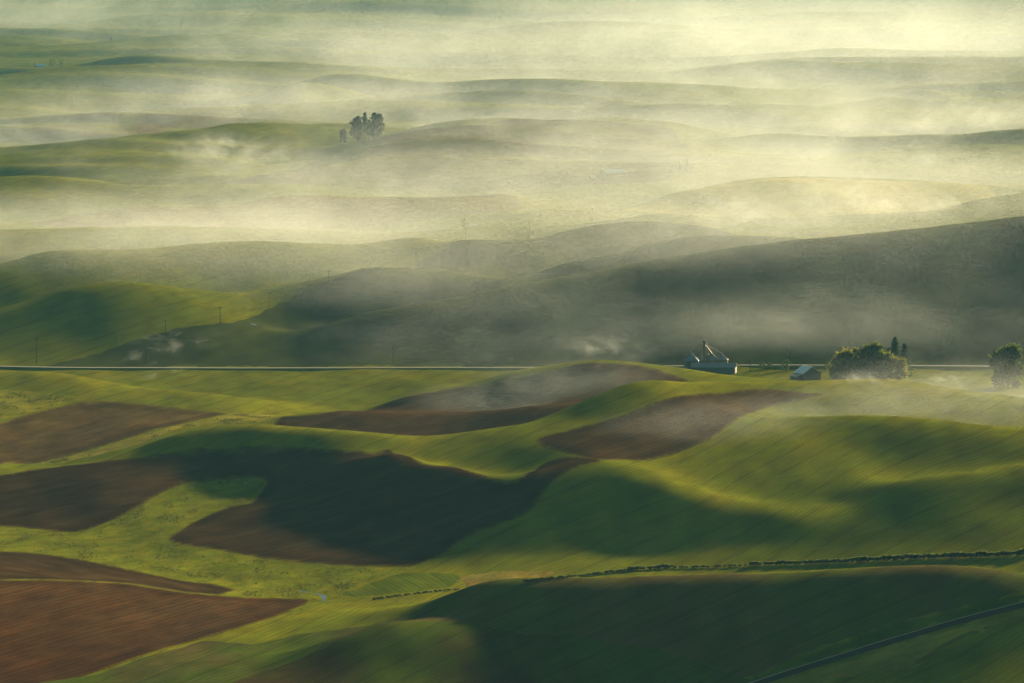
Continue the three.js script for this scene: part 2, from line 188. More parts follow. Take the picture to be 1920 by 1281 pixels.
  [-595.8, 17432, 11.47], [-470.6, 16830, 39.25], [-493, 17630, 14.9], [-272.9, 16731, 32.13], [-286, 17531, 7.27], [-638.4, 6500, 10.02],
  [-785.8, 8000, 14.82], [-982.2, 10000, 10.03], [-1276.9, 13000, 9.92], [-1571.6, 16000, 9.81], [638.4, 6500, 20.85], [785.8, 8000, 20.19],
  [982.2, 10000, 19.78], [1276.9, 13000, 19.89], [1571.6, 16000, 20.22], [-510.8, 5200, 28.22], [520.6, 5300, 69.5], [471.5, 4800, 26.5],
  [373.2, 3800, 29.29], [324.1, 3300, 23.57], [348.7, 3550, 36.75], [-1817.1, 18500, 14.01], [-2013.6, 20500, 5.01], [-1384.5, 18500, 13.96],
  [-1534.1, 20500, 5], [-692.2, 18500, 14.02], [-767.1, 20500, 5], [0, 18500, 13.95], [0, 20500, 5.01], [692.2, 18500, 13.91],
  [767.1, 20500, 5.01], [1384.5, 18500, 14.02], [1534.1, 20500, 5], [1817.1, 18500, 14.02], [2013.6, 20500, 4.99],
];
const OUTLINES = { // field and road outlines on the ground: x, distance
  ploughed_saddle_hill: [[-138.9, 3708.9], [-137, 3993.8], [-124.8, 3999.3], [-106.3, 4008.2], [-86.5, 4107.5], [-64.5, 4138.2], [-35.6, 4156.3], [-3.2, 4162.6], [19.5, 4176.3], [42.5, 4195.3], [62.1, 4193.6], [83.3, 4190.2], [106.7, 4148.8], [105, 4080], [74.1, 3960], [42.6, 3900], [18, 3850], [-17.8, 3800], [-50.1, 3780], [-91.3, 3780], [-137, 3820]],
  ploughed_left_valley: [[-169.2, 4092.6], [-201.9, 4109.6], [-228.3, 4122.8], [-250.4, 4116.8], [-267.9, 4089.8], [-283.4, 4037.8], [-297.7, 3976], [-318.5, 3927.1], [-290.6, 3581.3], [-283.5, 3784.6], [-267.3, 3806], [-243.8, 3858.5], [-220.6, 3927.8], [-196.7, 4003.1], [-177.5, 4064]],
  rough_grass_patch: [[-332.3, 4097.9], [-308.5, 4121.7], [-283.3, 4129.2], [-260.5, 4124.1], [-271.1, 4089.9], [-283.7, 4042.8], [-298.4, 3985.7], [-319.1, 3934.1]],
  rough_grass_strip: [[-264.9, 3814.8], [-243.7, 3856], [-220.4, 3924.8], [-196.5, 3999.2], [-177.3, 4059.9], [-166.1, 4095], [-144.4, 4113.3], [-143.9, 4010.9], [-151.9, 3975.2], [-174.5, 3994.5], [-192.6, 3982.4], [-207.4, 3910.1], [-228.5, 3853.8], [-255.9, 3814.4]],
  creek_meadow: [[-275.5, 3392.7], [-217.8, 3402.2], [-183.7, 3566.1], [-157.6, 3606], [-126.2, 3595.2], [-119.5, 3481.1], [-167.7, 3355.3], [-122.9, 3279.1], [-70.9, 3242.3], [-50.6, 3238.1], [-40.5, 3241.2], [-47.7, 3214.4], [-56.2, 3198.6], [-66.6, 3158.9], [-75.5, 3118.1], [-81.1, 3100.7], [-72.5, 3091.4], [-62.7, 3085.1], [-85.7, 3045.6], [-95.7, 2988], [-123.1, 3030.3], [-157.2, 3049.6], [-252.3, 3106]],
  fallow_strip: [[-23.2, 3155.1], [-24.3, 3178.8], [0, 3195], [25, 3199.7], [37.5, 3204.5], [17.4, 3176.1], [-2.3, 2886.7]],
  hollow_field: [[-77.6, 3103.2], [-68.7, 3140.7], [-57.1, 3177.9], [-48.7, 3196.8], [-26.1, 3185.8], [-23.9, 3155.1], [-31.7, 3123.3], [-48.5, 3101.4], [-62.8, 3093.8]],
  ploughed_main_hill: [[-287.4, 3541.3], [-267.2, 3566.5], [-252.5, 3596.1], [-228.9, 3621.3], [-203.7, 3626.8], [-178.8, 3638.7], [-159.5, 3650.4], [-136.9, 3657], [-113.9, 3648.6], [-90.5, 3625], [-73.2, 3610.5], [-63.7, 3627.6], [-46.5, 3506.7], [-30, 3489.9], [-16.1, 3448.4], [-5.3, 3415.7], [5.3, 3420.4], [13.7, 3519.1], [27.6, 3532.1], [41, 3500.3], [45.9, 3462.4], [30.8, 3429.2], [22.6, 3401.8], [15.8, 3374.9], [7.8, 3340.2], [-2.6, 3321], [-15.5, 3310.2], [-25.7, 3290.4], [-34.3, 3255.8], [-47.9, 3227.1], [-70.5, 3225.3], [-96, 3236.4], [-122.1, 3258.2], [-143.7, 3285.7], [-159.9, 3303.8], [-167.7, 3329.1], [-165.2, 3359.5], [-157.4, 3417.3], [-143.9, 3479.4], [-133.6, 3492.5], [-131.1, 3536.1], [-128.8, 3573.4], [-134.6, 3592.4], [-148.6, 3592.3], [-164.7, 3576.2], [-172.3, 3560.7], [-183.6, 3510.8], [-193.8, 3448], [-204.4, 3400.3], [-217.2, 3371.7], [-237.8, 3383.9], [-254, 3388.6], [-273.9, 3373.5]],
  ploughed_bowl: [[12.7, 3629.6], [19.9, 3651.4], [49, 3694.7], [69.9, 3736.9], [91.6, 3788.4], [113.6, 3834.5], [132.9, 3873.1], [148.5, 3886], [163.6, 3885.3], [177, 3879.5], [162, 3846.5], [142.6, 3809.7], [128.1, 3732.1], [117.1, 3661.4], [103.6, 3590.7], [88.4, 3540.8], [73.8, 3505.2], [59.7, 3480.6], [44.7, 3475.8], [27.7, 3551.1], [16.8, 3591]],
  ploughed_dark_lobe: [[-263.6, 3245.8], [-243.7, 3250.2], [-228.4, 3250.5], [-203.8, 3222.5], [-181.2, 3179], [-154.2, 3133], [-136.6, 3123.9], [-126, 3102.2], [-128.3, 3070.2], [-132.1, 3046.2], [-149.1, 3030.1], [-175.4, 3034.8], [-201.2, 2994.7], [-222.1, 2962.4], [-239.1, 2943.3]],
  ploughed_red_slope: [[-239.1, 2943.3], [-222.1, 2962.4], [-201.2, 2994.7], [-175.4, 3034.8], [-149.1, 3030.1], [-132.1, 3046.2], [-114.9, 3064.1], [-96.2, 3079.8], [-90, 3071.1], [-94.4, 3021.2], [-106, 2949.9], [-117.6, 2894], [-129.3, 2851.5], [-143.9, 2788.7], [-161.3, 2714.5], [-176.7, 2658.6], [-195.8, 2608.1], [-211.3, 2598.1]],
  thin_wheat_hill: [[-179, 2630.9], [-160.9, 2708.8], [-143.4, 2780.1], [-128.8, 2841.1], [-108.7, 2838.2], [-89.9, 2875.1], [-72.1, 2881.2], [-54.1, 2884.8], [-38.5, 2898.1], [-27.5, 2931.4], [-18.2, 2919.3], [0, 2901.6], [31.6, 2892.1], [65.4, 2887.8], [99.3, 2888.1], [135.3, 2887.3], [155.9, 2892], [171.7, 2892.6], [187.5, 2892.2], [203.3, 2891.8], [245.9, 3057], [231, 2871.3], [212.6, 2835.5], [184.5, 2811.6], [161.8, 2798.1], [139.2, 2782.2], [116.7, 2764.9], [91.9, 2733], [82.8, 2715.4]],
  front_brown_rise: [[-129.6, 2630.3], [-110.2, 2659.1], [-97, 2698.6], [-85.2, 2724.8], [-69, 2759.5], [-52.4, 2795.9], [-41.7, 2806.1], [-22, 2814.3], [0, 2796.8], [26.2, 2789.5], [56.4, 2776.5], [81.8, 2753.2], [91.3, 2714.4]],
  road_bank: [[82.8, 2715.4], [91.9, 2733], [116.7, 2764.9], [139.2, 2782.2], [161.8, 2798.1], [184.5, 2811.6], [212.6, 2835.5], [231, 2871.3], [228.8, 2843.9], [211.5, 2820.6], [183.7, 2798], [160.8, 2781.2], [138.4, 2766.2], [116.1, 2749.8], [92.8, 2728.1], [87, 2715]],
  roadside_rough: [[93.4, 2714.1], [102.3, 2726.3], [115.6, 2737.8], [137.9, 2755.7], [160.3, 2771.1], [182.9, 2787], [210.7, 2809.4], [227.8, 2830.4], [226.3, 2812.1], [209.7, 2795.6], [195.7, 2782.9], [181.8, 2769.2], [169.7, 2748.3], [161.4, 2733.9], [136.6, 2729.4], [117, 2720.7], [110.2, 2710]],
  dirt_track: [[158.2, 2734.6], [163.6, 2736.3], [170.8, 2747.8], [182.3, 2767.4], [196, 2781.2], [209.5, 2793], [226.1, 2809.2], [226.5, 2814.1], [209.9, 2798.2], [195.5, 2786.3], [181.4, 2772.6], [169.6, 2753.5], [161.7, 2739.9]],
  ploughed_far_hill: [[-310, 4570.5], [-291.6, 4618.5], [-265.8, 4671.9], [-239.6, 4730], [-209, 4790.7], [-195.3, 4819.7], [-174.6, 4924.4], [-155.3, 4982.7], [-134.5, 5035.1], [-118.6, 5075.2], [-105.4, 5109.8], [-79.8, 5123.6], [-73.9, 5272.5], [-53.9, 5329.4], [-36.6, 5405.6], [8.4, 5416.4], [55.7, 5507.3], [103.6, 5543.7], [168.7, 5555.7], [214.2, 5291.4], [252.5, 5068.4], [293.2, 5090.1], [334.1, 5109.3], [383, 5126.1], [458.6, 5168.3], [407.7, 4588], [342.5, 4576.5], [192.6, 4576.8], [14.3, 4581.9], [-164.5, 4587.4]],
  ploughed_mist_rise: [[-431.5, 6150], [-418.9, 6258.1], [-394.7, 6338.1], [-367.3, 6377.3], [-338.6, 6398], [-280.4, 6434.6], [-224.7, 6561.3], [-132.5, 6548.1], [-5.2, 6636], [-4.9, 6300], [-220.5, 6150], [-337.6, 6100]],
  ploughed_hazy_hill: [[-294.7, 7000], [-265.2, 7100.9], [-225.1, 7232.8], [-188.7, 7579], [-159.6, 7892.7], [-124.5, 8003.8], [-68.9, 8049.2], [58.6, 8372.1], [124.7, 8442.9], [197.4, 8461.3], [190.8, 7200], [76.4, 7000], [-87.1, 6980]],
  ploughed_distant_rise: [[-596.3, 8500], [-581.7, 8904.9], [-548.6, 9044.9], [-480.2, 9080.8], [-403.4, 9263.8], [-333.4, 9320.8], [-308.7, 9000], [-442.5, 8600]],
  tan_far_slope: [[97.4, 6250], [146.1, 6472.4], [198, 6525.6], [252.2, 6615.6], [387.6, 6731.2], [466.8, 6740.4], [437.1, 6300], [258.9, 6150]],
  track_verge: [[-213, 5112], [-204.4, 5096.4], [-191.2, 4958.5], [-184.4, 4930.5], [-176.8, 4933.5], [-186.3, 4880.2], [-191.9, 4847.5], [-190.1, 4900.4], [-196.4, 4944.6], [-208.2, 5090.4]],
  field_puddle: [[-185.9, 4830.5], [-181.8, 4841.6], [-176.9, 4850.3], [-177.9, 4837.1], [-182.8, 4827.4]],
  hollow_puddle: [[-28.1, 3160.1], [-25.7, 3160], [-24.2, 3157.5], [-25.6, 3152.7], [-27.6, 3155.2]],
  stream_water: [[-98.3, 3121.7], [-93.8, 3118.5], [-89.5, 3112.3], [-85.4, 3105.6], [-83.9, 3095], [-84.5, 3079.8], [-83.4, 3060.2], [-84.6, 3059.9], [-85.7, 3082.6], [-87.2, 3099.8], [-91.1, 3109.1], [-95.8, 3112.3]],
};
const SPOTS = { // where things stand: x, distance, height in metres
  poles: [[14.72, 5728.7, 14.7], [-38.8, 5728.5, 8.46], [-73.49, 5272.4, 8.2], [-107.44, 5245.9, 8.16], [-134.45, 5032.8, 7.83], [-174.99, 4925.8, 11.49], [-204.55, 4799.3, 11.57], [-239.38, 4726, 8.82], [-269.16, 4673.5, 8.36], [-319.29, 4592, 17.85], [70.82, 6025.5, 11.25], [-245.01, 4602, 10.02], [-79.67, 4604, 11.46], [157.84, 4530, 7.75], [184.42, 4585, 10.7]],
  grove: [[217.8, 4470, 20.16], [227.46, 4475, 21.57], [236.1, 4480, 24.04], [243.24, 4470, 19.47], [252.02, 4465, 15.28], [212.19, 4462, 12.49]],
  conifers: [[247.68, 4500, 19.6], [252.17, 4505, 26.62], [258.2, 4500, 22.4]],
  big_tree: [[320.47, 4420, 27.5]],
  small_trees: [[166.53, 4555, 4.6], [171.69, 4560, 4.26], [182.3, 4550, 7.08], [210.1, 4545, 5.65]],
  pines: [[-195.65, 7960, 18.57], [-180.68, 7955, 30.93], [-171.2, 7975, 33.49], [-165.51, 7940, 24.7], [-156.05, 7930, 32.07]],
  far_trees: [[-834.61, 12442.9, 19.35], [-816.32, 12429.5, 18.36], [-862.43, 12411.7, 11.58], [-841.53, 14400.8, 17.92], [185.03, 7250, 13.53], [177.13, 7250, 11.28], [168.11, 7250, 5.64], [-532.34, 8555.7, 5.99], [-503.23, 8627.3, 4.7], [-391.06, 9044.8, 4.92], [-27.17, 15896.2, 17.31], [733.69, 10337, 11.25], [-41.34, 5900, 9.18]],
  far_roofs: [[-853.26, 12404.7, 4.82], [104.96, 7100, 5.52], [82.83, 7050, 2.74]],
  barn: [[194.1, 4470, 9.73]],
  elevator: [[131.54, 4500, 18.2]],
  hedge_long: [[76.89, 3217.2, 1.47], [80.13, 3216.9, 1.61], [82.19, 3216.9, 1.19], [85.33, 3216.6, 1.44], [87.33, 3216.5, 1.46], [89.99, 3216.3, 1.51], [92.18, 3216.1, 1.17], [95.71, 3215.5, 1.25], [97.44, 3215.4, 1.53], [100.44, 3214.7, 1.12], [102.87, 3214.3, 1.44], [104.92, 3213.9, 1.43], [107.39, 3213.3, 1.24], [109.87, 3212.6, 1.16], [112.95, 3213.2, 1.83], [114.18, 3213.3, 2.7], [116.64, 3212.9, 1.81], [119.44, 3212.2, 2.04], [121.99, 3211.6, 1.92], [124.34, 3211, 2.01], [126.21, 3210.7, 2.63], [128.57, 3210, 2.62], [130.86, 3209.4, 1.73], [133.32, 3208.6, 2.28], [134.94, 3208.3, 1.88], [137.81, 3207.3, 2.27], [140.17, 3206.6, 2.46], [142.45, 3205.9, 2.25], [144.42, 3205.4, 2.3], [146.18, 3204.9, 2.65], [148.5, 3204.2, 2.47], [151.46, 3203, 2.34], [152.81, 3202.8, 2.51], [155.64, 3201.6, 1.87], [157.2, 3201.3, 2.22], [159.43, 3200.5, 2.61], [161.92, 3199, 3.03], [164.66, 3198.1, 3.44], [167.06, 3197.4, 2.73], [169.5, 3196.7, 2.81], [171.12, 3196.5, 2.36], [173.72, 3195.6, 2.44], [175.8, 3195.1, 3.06], [178.74, 3194, 3.24], [180.3, 3193.8, 2.32], [182.85, 3193, 2.97], [185.88, 3191.9, 3.31], [188.34, 3191.1, 3.02], [190.35, 3190.6, 2.62], [192.33, 3190.1, 2.51], [194.93, 3189.3, 3.05], [197.33, 3188.6, 2.76], [199.5, 3188, 2.56], [202.3, 3187.1, 3.01], [204.58, 3186.5, 3.32], [206.39, 3186.2, 2.39], [208.73, 3185.5, 3.44], [211.66, 3184.4, 2.77], [213.98, 3183.7, 2.69], [216.41, 3182.8, 2.35], [218.6, 3182.1, 3.54], [220.56, 3181.4, 2.84], [222.56, 3180.8, 2.59], [224.99, 3179.7, 2.62], [227.12, 3178.8, 2.62], [229.46, 3177.7, 2.92], [232.1, 3176.3, 2.53], [234.99, 3174.5, 2.63], [236.82, 3173.7, 3.41], [239.35, 3172, 3.51]],
  hedge_short: [[56.27, 3208, 2.66], [58.76, 3209.9, 2.4], [61.32, 3211.7, 1.94], [65.11, 3213.5, 1.9], [67.27, 3215.2, 2.15], [69.64, 3216.8, 2.19], [71.92, 3218.3, 2.53], [74.4, 3219.6, 1.93]],
  hedge_creek: [[-62, 3072.6, 1.14], [-60.16, 3074.8, 1.24], [-58.7, 3077.3, 1.12], [-56.05, 3079, 1.23], [-54.4, 3081.2, 0.89], [-52.58, 3083.3, 1.29], [-50.89, 3085.5, 0.96], [-48.03, 3087, 1.03], [-46.79, 3089.4, 0.96], [-44.07, 3091.1, 0.97], [-42.56, 3093.4, 1.12], [-40.16, 3095.4, 1.05], [-38.89, 3097.8, 1.09], [-36.93, 3100.1, 0.86], [-34.76, 3102.4, 1.15], [-32.65, 3104.8, 1.15], [-30.75, 3107.3, 0.87], [-28.87, 3109.8, 1.16], [-25.99, 3112.3, 0.92], [-24.6, 3115, 0.82], [5.83, 2879.3, 1.52], [7.23, 2880.3, 1.61], [9.15, 2881.2, 1.41], [10.96, 2882.2, 1.47], [12.93, 2883.2, 1.44], [15.4, 2884.2, 1.47], [17.05, 2885.8, 1.53], [19.49, 2887.1, 1.08], [20.96, 2888.9, 1.59], [23.11, 2891.4, 1.28], [24.64, 2895, 1.59], [28.92, 3178.3, 1.62], [31.85, 3180.8, 1.22], [33.43, 3183, 1.32], [35.8, 3185.4, 1.36], [38.31, 3187.8, 1.73], [39.83, 3190.1, 1.72], [41.72, 3192.4, 1.18], [44.49, 3194.8, 1.65], [46.81, 3197.2, 1.78], [49, 3199.4, 1.3], [51.03, 3201.6, 1.74], [52.5, 3203.7, 1.45], [54.72, 3205.8, 1.22]],
};
// ------------------------------------------------------------------ the lie of the land
// A smooth surface through the surveyed points (thin plate spline), with low swells added.
function rng(seed) { let s = seed >>> 0; return () => { s = (s + 0x6d2b79f5) | 0; let t = Math.imul(s ^ (s >>> 15), 1 | s); t = (t + Math.imul(t ^ (t >>> 7), 61 | t)) ^ t; return ((t ^ (t >>> 14)) >>> 0) / 4294967296; }; }
const clamp = THREE.MathUtils.clamp, smooth = (x, a, b) => { const t = clamp((x - a) / (b - a), 0, 1); return t * t * (3 - 2 * t); };
const N = GROUND.length, QX = new Float64Array(N), QD = new Float64Array(N), WT = new Float64Array(N + 3);
{
  for (let i = 0; i < N; i++) { QX[i] = GROUND[i][0] / 220; QD[i] = GROUND[i][1] / 450; }
  const M = N + 3, A = Array.from({ length: M }, () => new Float64Array(M + 1));
  for (let i = 0; i < N; i++) {
    for (let j = 0; j < N; j++) { const dx = QX[i] - QX[j], dd = QD[i] - QD[j], r = dx * dx + dd * dd; A[i][j] = r > 1e-12 ? 0.5 * r * Math.log(r) : 0; }
    A[i][i] += 1e-6;
    A[i][N] = A[N][i] = 1; A[i][N + 1] = A[N + 1][i] = QX[i]; A[i][N + 2] = A[N + 2][i] = QD[i]; A[i][M] = GROUND[i][2];
  }
  for (let c = 0; c < M; c++) {
    let p = c; for (let r = c + 1; r < M; r++) if (Math.abs(A[r][c]) > Math.abs(A[p][c])) p = r;
    [A[c], A[p]] = [A[p], A[c]];
    const R = A[c];
    for (let r = c + 1; r < M; r++) { const Q = A[r], f = Q[c] / R[c]; if (f) for (let k = c; k <= M; k++) Q[k] -= f * R[k]; }
  }
  for (let c = M - 1; c >= 0; c--) { let s = A[c][M]; for (let k = c + 1; k < M; k++) s -= A[c][k] * WT[k]; WT[c] = s / A[c][c]; }
}
function spline(x, d) {
  const a = x / 220, b = d / 450; let s = WT[N] + WT[N + 1] * a + WT[N + 2] * b;
  for (let i = 0; i < N; i++) { const dx = a - QX[i], dd = b - QD[i], r = dx * dx + dd * dd; if (r > 1e-12) s += WT[i] * 0.5 * r * Math.log(r); }
  return s;
}
const swell = (x, d, L) => Math.sin(x / L + 1.3) * Math.cos(d / (L * 3.1) + 0.7) + 0.6 * Math.sin(x / L * 1.7 + d / (L * 2.3) + 2.1) + 0.5 * Math.cos(x / L * 0.6 - d / (L * 1.9) + 4.4);
const FAR = 20500, NEAR = 2380;
function height(x, d) {
  const a = Math.abs(x) / Math.max(d, 1), inside = (1 - smooth(a, 0.095, 0.17));
  const dd = clamp(d, NEAR, FAR);
  let h = inside > 0 ? spline(clamp(x, -0.17 * dd, 0.17 * dd), dd) : 0;
  h = h * inside + (12 + 9 * swell(x, d, 130)) * (1 - inside);
  h += swell(x, d, 17) * 0.22 * smooth(d, 2300, 2500) + swell(x + 400, d, 170) * 4 * smooth(d, 9500, 14000);
  if (d > 6200) {                                     // the low folds of the far country, one behind the other
    const L = Math.log(d) * 62, k = x / d * 34, s = Math.sin;
    h += (s(L * 1.6 + 1.1 * s(k + 0.2 * L) + 0.7 * s(2.3 * k + 1)) + 0.8 * s(L * 2.7 + 1.6 * s(1.4 * k + 2 + 0.15 * L) + k) + 0.5 * s(L * 4.3 + 1.8 * s(2.2 * k + 0.2 * L))) * 6.8 * smooth(d, 6200, 9000) * (0.65 + 0.35 * s(1.9 * k + 0.4 * L));
  }
  if (d < 2450) h += 300 * Math.pow(1 - smooth(d, -700, 2450), 2.2) ;   // the flank of the butte underfoot
  if (d > 15500) h = h * (1 - smooth(d, 15500, 21000)) + (20 + 22 * swell(x, d, 420)) * smooth(d, 15500, 21000);
  return h;
}
// tessellation: rows and columns that get wider with distance
const COLS = [], ROWS = [];
for (let i = 0; i <= 620; i++) COLS.push(-0.09 + 0.18 * i / 620);
for (let i = 1; i <= 40; i++) { const t = 0.09 + 0.5 * Math.pow(i / 40, 1.6); COLS.push(t); COLS.unshift(-t); }
for (let i = 0; i < 14; i++) ROWS.push(40 + (2400 - 40) * i / 14);
for (let i = 0; i < 660; i++) ROWS.push(2400 * Math.pow(19500 / 2400, Math.pow(i / 660, 1.12)));
for (let i = 0; i <= 30; i++) ROWS.push(19500 * Math.pow(70000 / 19500, i / 30));
const NC = COLS.length, NR = ROWS.length;
let vx = [], vd = [], vh = [], vn = [];
{
  // the slow spline is taken on every other line and filled in between with a cubic
  const H = new Float64Array(NR * NC);
  for (let r = 0; r < NR; r++) for (let c = 0; c < NC; c += 2) H[r * NC + c] = height(COLS[c] * ROWS[r], ROWS[r]);
  for (let r = 0; r < NR; r++) for (let c = 1; c < NC; c += 2) {
    const a = H[r * NC + c - 1], b = H[r * NC + Math.min(NC - 1, c + 1)], p = c >= 3 ? H[r * NC + c - 3] : a, q = c + 3 < NC ? H[r * NC + c + 3] : b;
    H[r * NC + c] = (-p + 9 * a + 9 * b - q) / 16;
  }
  for (let r = 0; r < NR; r++) for (let c = 0; c < NC; c++) {
    const d = ROWS[r], k = r * NC + c;
    vx.push(COLS[c] * d); vd.push(d); vh.push(H[k]);
    const c0 = Math.max(0, c - 1), c1 = Math.min(NC - 1, c + 1), r0 = Math.max(0, r - 1), r1 = Math.min(NR - 1, r + 1);
    const hx = (H[r * NC + c1] - H[r * NC + c0]) / ((COLS[c1] - COLS[c0]) * d);
    let hd = (H[r1 * NC + c] - H[r0 * NC + c]) / (ROWS[r1] - ROWS[r0]) - hx * COLS[c];
    const l = Math.hypot(hx, hd, 1);
    vn.push(-hx / l, 1 / l, hd / l);                  // north is -z
  }
}
let tris = [], owner = [];
for (let r = 0; r + 1 < NR; r++) for (let c = 0; c + 1 < NC; c++) { const k = r * NC + c; tris.push(k, k + 1, k + NC + 1, k, k + NC + 1, k + NC); owner.push(0, 0); }
// Where an outline crosses a triangle the triangle is cut, so that every field is a sheet of its own with a clean edge.
function curve(points, n = 5) {
  const out = [], m = points.length;
  for (let i = 0; i < m; i++) {
    const [p0, p1, p2, p3] = [points[(i + m - 1) % m], points[i], points[(i + 1) % m], points[(i + 2) % m]];
    for (let k = 0; k < n; k++) {
      const t = k / n, t2 = t * t, t3 = t2 * t;
      out.push([0, 1].map((j) => 0.5 * (2 * p1[j] + (p2[j] - p0[j]) * t * 0.8 + (2 * p0[j] - 5 * p1[j] + 4 * p2[j] - p3[j]) * t2 * 0.8 + (3 * p1[j] - p0[j] - 3 * p2[j] + p3[j]) * t3 * 0.8) + 0.1 * 0));
      const lin = [0, 1].map((j) => p1[j] + (p2[j] - p1[j]) * t), last = out[out.length - 1];
      const cr = [0, 1].map((j) => 0.5 * (2 * p1[j] + (p2[j] - p0[j]) * t + (2 * p0[j] - 5 * p1[j] + 4 * p2[j] - p3[j]) * t2 + (3 * p1[j] - p0[j] - 3 * p2[j] + p3[j]) * t3));
      last[0] = 0.75 * cr[0] + 0.25 * lin[0]; last[1] = 0.75 * cr[1] + 0.25 * lin[1];
    }
  }
  return out;
}
const SQ = 0.22;
function signed(poly) {
  const n = poly.length;
  return (x, d) => {
    let best = 1e18, odd = false; const y = d * SQ;
    for (let i = 0, j = n - 1; i < n; j = i++) {
      const ax = poly[j][0], ay = poly[j][1] * SQ, bx = poly[i][0], by = poly[i][1] * SQ, ex = bx - ax, ey = by - ay;
      const t = clamp(((x - ax) * ex + (y - ay) * ey) / (ex * ex + ey * ey + 1e-12), 0, 1), qx = ax + ex * t - x, qy = ay + ey * t - y, q = qx * qx + qy * qy;
      if (q < best) best = q;
      if ((ay > y) !== (by > y) && x < (bx - ax) * (y - ay) / (by - ay) + ax) odd = !odd;
    }
    return Math.sqrt(best) * (odd ? 1 : -1);
  };
}
const ragged = (x, d) => 0.32 * Math.sin(x / 1.9 + 2 * Math.sin(d / 23)) + 0.26 * Math.sin(d / 9 + x / 4.3) + 0.4 * Math.sin(x / 7.1 + d / 41);   // no field edge is ruled
function carve(points, id, rough) {
  const poly = curve(points), sd = signed(poly);
  const x0 = Math.min(...poly.map((p) => p[0])), x1 = Math.max(...poly.map((p) => p[0])), d0 = Math.min(...poly.map((p) => p[1])), d1 = Math.max(...poly.map((p) => p[1]));
  const memo = new Map(), at = (k) => {
    if (!memo.has(k)) { let s = sd(vx[k], vd[k]) + (rough ? ragged(vx[k], vd[k]) : 0); if (Math.abs(s) < 1e-4) s = 1e-4; memo.set(k, s); }
    return memo.get(k);
  };
  const cutAt = new Map(), cut = (a, b) => {
    const key = a < b ? a * 4194304 + b : b * 4194304 + a;
    if (!cutAt.has(key)) {
      const t = at(a) / (at(a) - at(b)), k = vx.length;
      vx.push(vx[a] + (vx[b] - vx[a]) * t); vd.push(vd[a] + (vd[b] - vd[a]) * t); vh.push(vh[a] + (vh[b] - vh[a]) * t);
      const n = [0, 1, 2].map((j) => vn[a * 3 + j] + (vn[b * 3 + j] - vn[a * 3 + j]) * t), l = Math.hypot(...n);
      vn.push(n[0] / l, n[1] / l, n[2] / l);
      memo.set(k, 1e-4); cutAt.set(key, k);
    }
    return cutAt.get(key);
  };
  for (let i = 0, m = owner.length; i < m; i++) {
    const a = tris[i * 3], b = tris[i * 3 + 1], c = tris[i * 3 + 2];
    if (Math.max(vx[a], vx[b], vx[c]) < x0 || Math.min(vx[a], vx[b], vx[c]) > x1 || Math.max(vd[a], vd[b], vd[c]) < d0 || Math.min(vd[a], vd[b], vd[c]) > d1) continue;
    const s = [at(a), at(b), at(c)], inn = s.filter((q) => q > 0).length;
    if (inn === 3) { owner[i] = id; continue; }
    if (inn === 0) continue;
    const lone = inn === 1 ? s.findIndex((q) => q > 0) : s.findIndex((q) => q < 0), v = [a, b, c], p = v[lone], q = v[(lone + 1) % 3], r = v[(lone + 2) % 3];
    const pq = cut(p, q), pr = cut(p, r), old = owner[i];
    tris[i * 3] = p; tris[i * 3 + 1] = pq; tris[i * 3 + 2] = pr; owner[i] = inn === 1 ? id : old;
    tris.push(pq, q, r, pq, r, pr); const o = inn === 1 ? old : id; owner.push(o, o);
  }
}
// ------------------------------------------------------------------ surfaces: grain and patches of what grows or lies there
function noise2(seed, W) {                            // value noise; give the number of cells across and down to make it wrap
  const r = rng(seed), g = new Float32Array(W * W).map(() => r());
  return (x, y, nx = W, ny = W) => { const xi = Math.floor(x), yi = Math.floor(y), fx = x - xi, fy = y - yi, u = fx * fx * (3 - 2 * fx), v = fy * fy * (3 - 2 * fy), m = (a, b) => g[(((b % ny) + ny) % ny) * W + (((a % nx) + nx) % nx)];
    return (m(xi, yi) * (1 - u) + m(xi + 1, yi) * u) * (1 - v) + (m(xi, yi + 1) * (1 - u) + m(xi + 1, yi + 1) * u) * v; };
}
function detail(size, make) {
  const data = new Uint8Array(size * size * 4);
  for (let y = 0; y < size; y++) for (let x = 0; x < size; x++) { const v = make(x / size, y / size), k = (y * size + x) * 4; data[k] = clamp(v[0], 0, 1) * 255; data[k + 1] = clamp(v[1], 0, 1) * 255; data[k + 2] = clamp(v[2], 0, 1) * 255; data[k + 3] = 255; }
  const t = new THREE.DataTexture(data, size, size); t.wrapS = t.wrapT = THREE.RepeatWrapping; t.magFilter = THREE.LinearFilter; t.minFilter = THREE.LinearMipmapLinearFilter; t.generateMipmaps = true; t.needsUpdate = true; return t;
}
const na = noise2(11, 64), nb = noise2(12, 128), nc = noise2(13, 256), nd = noise2(14, 32);
const w = (f, u, v, a, b) => f(u * a, v * b, a, b);    // a by b cells, wrapping
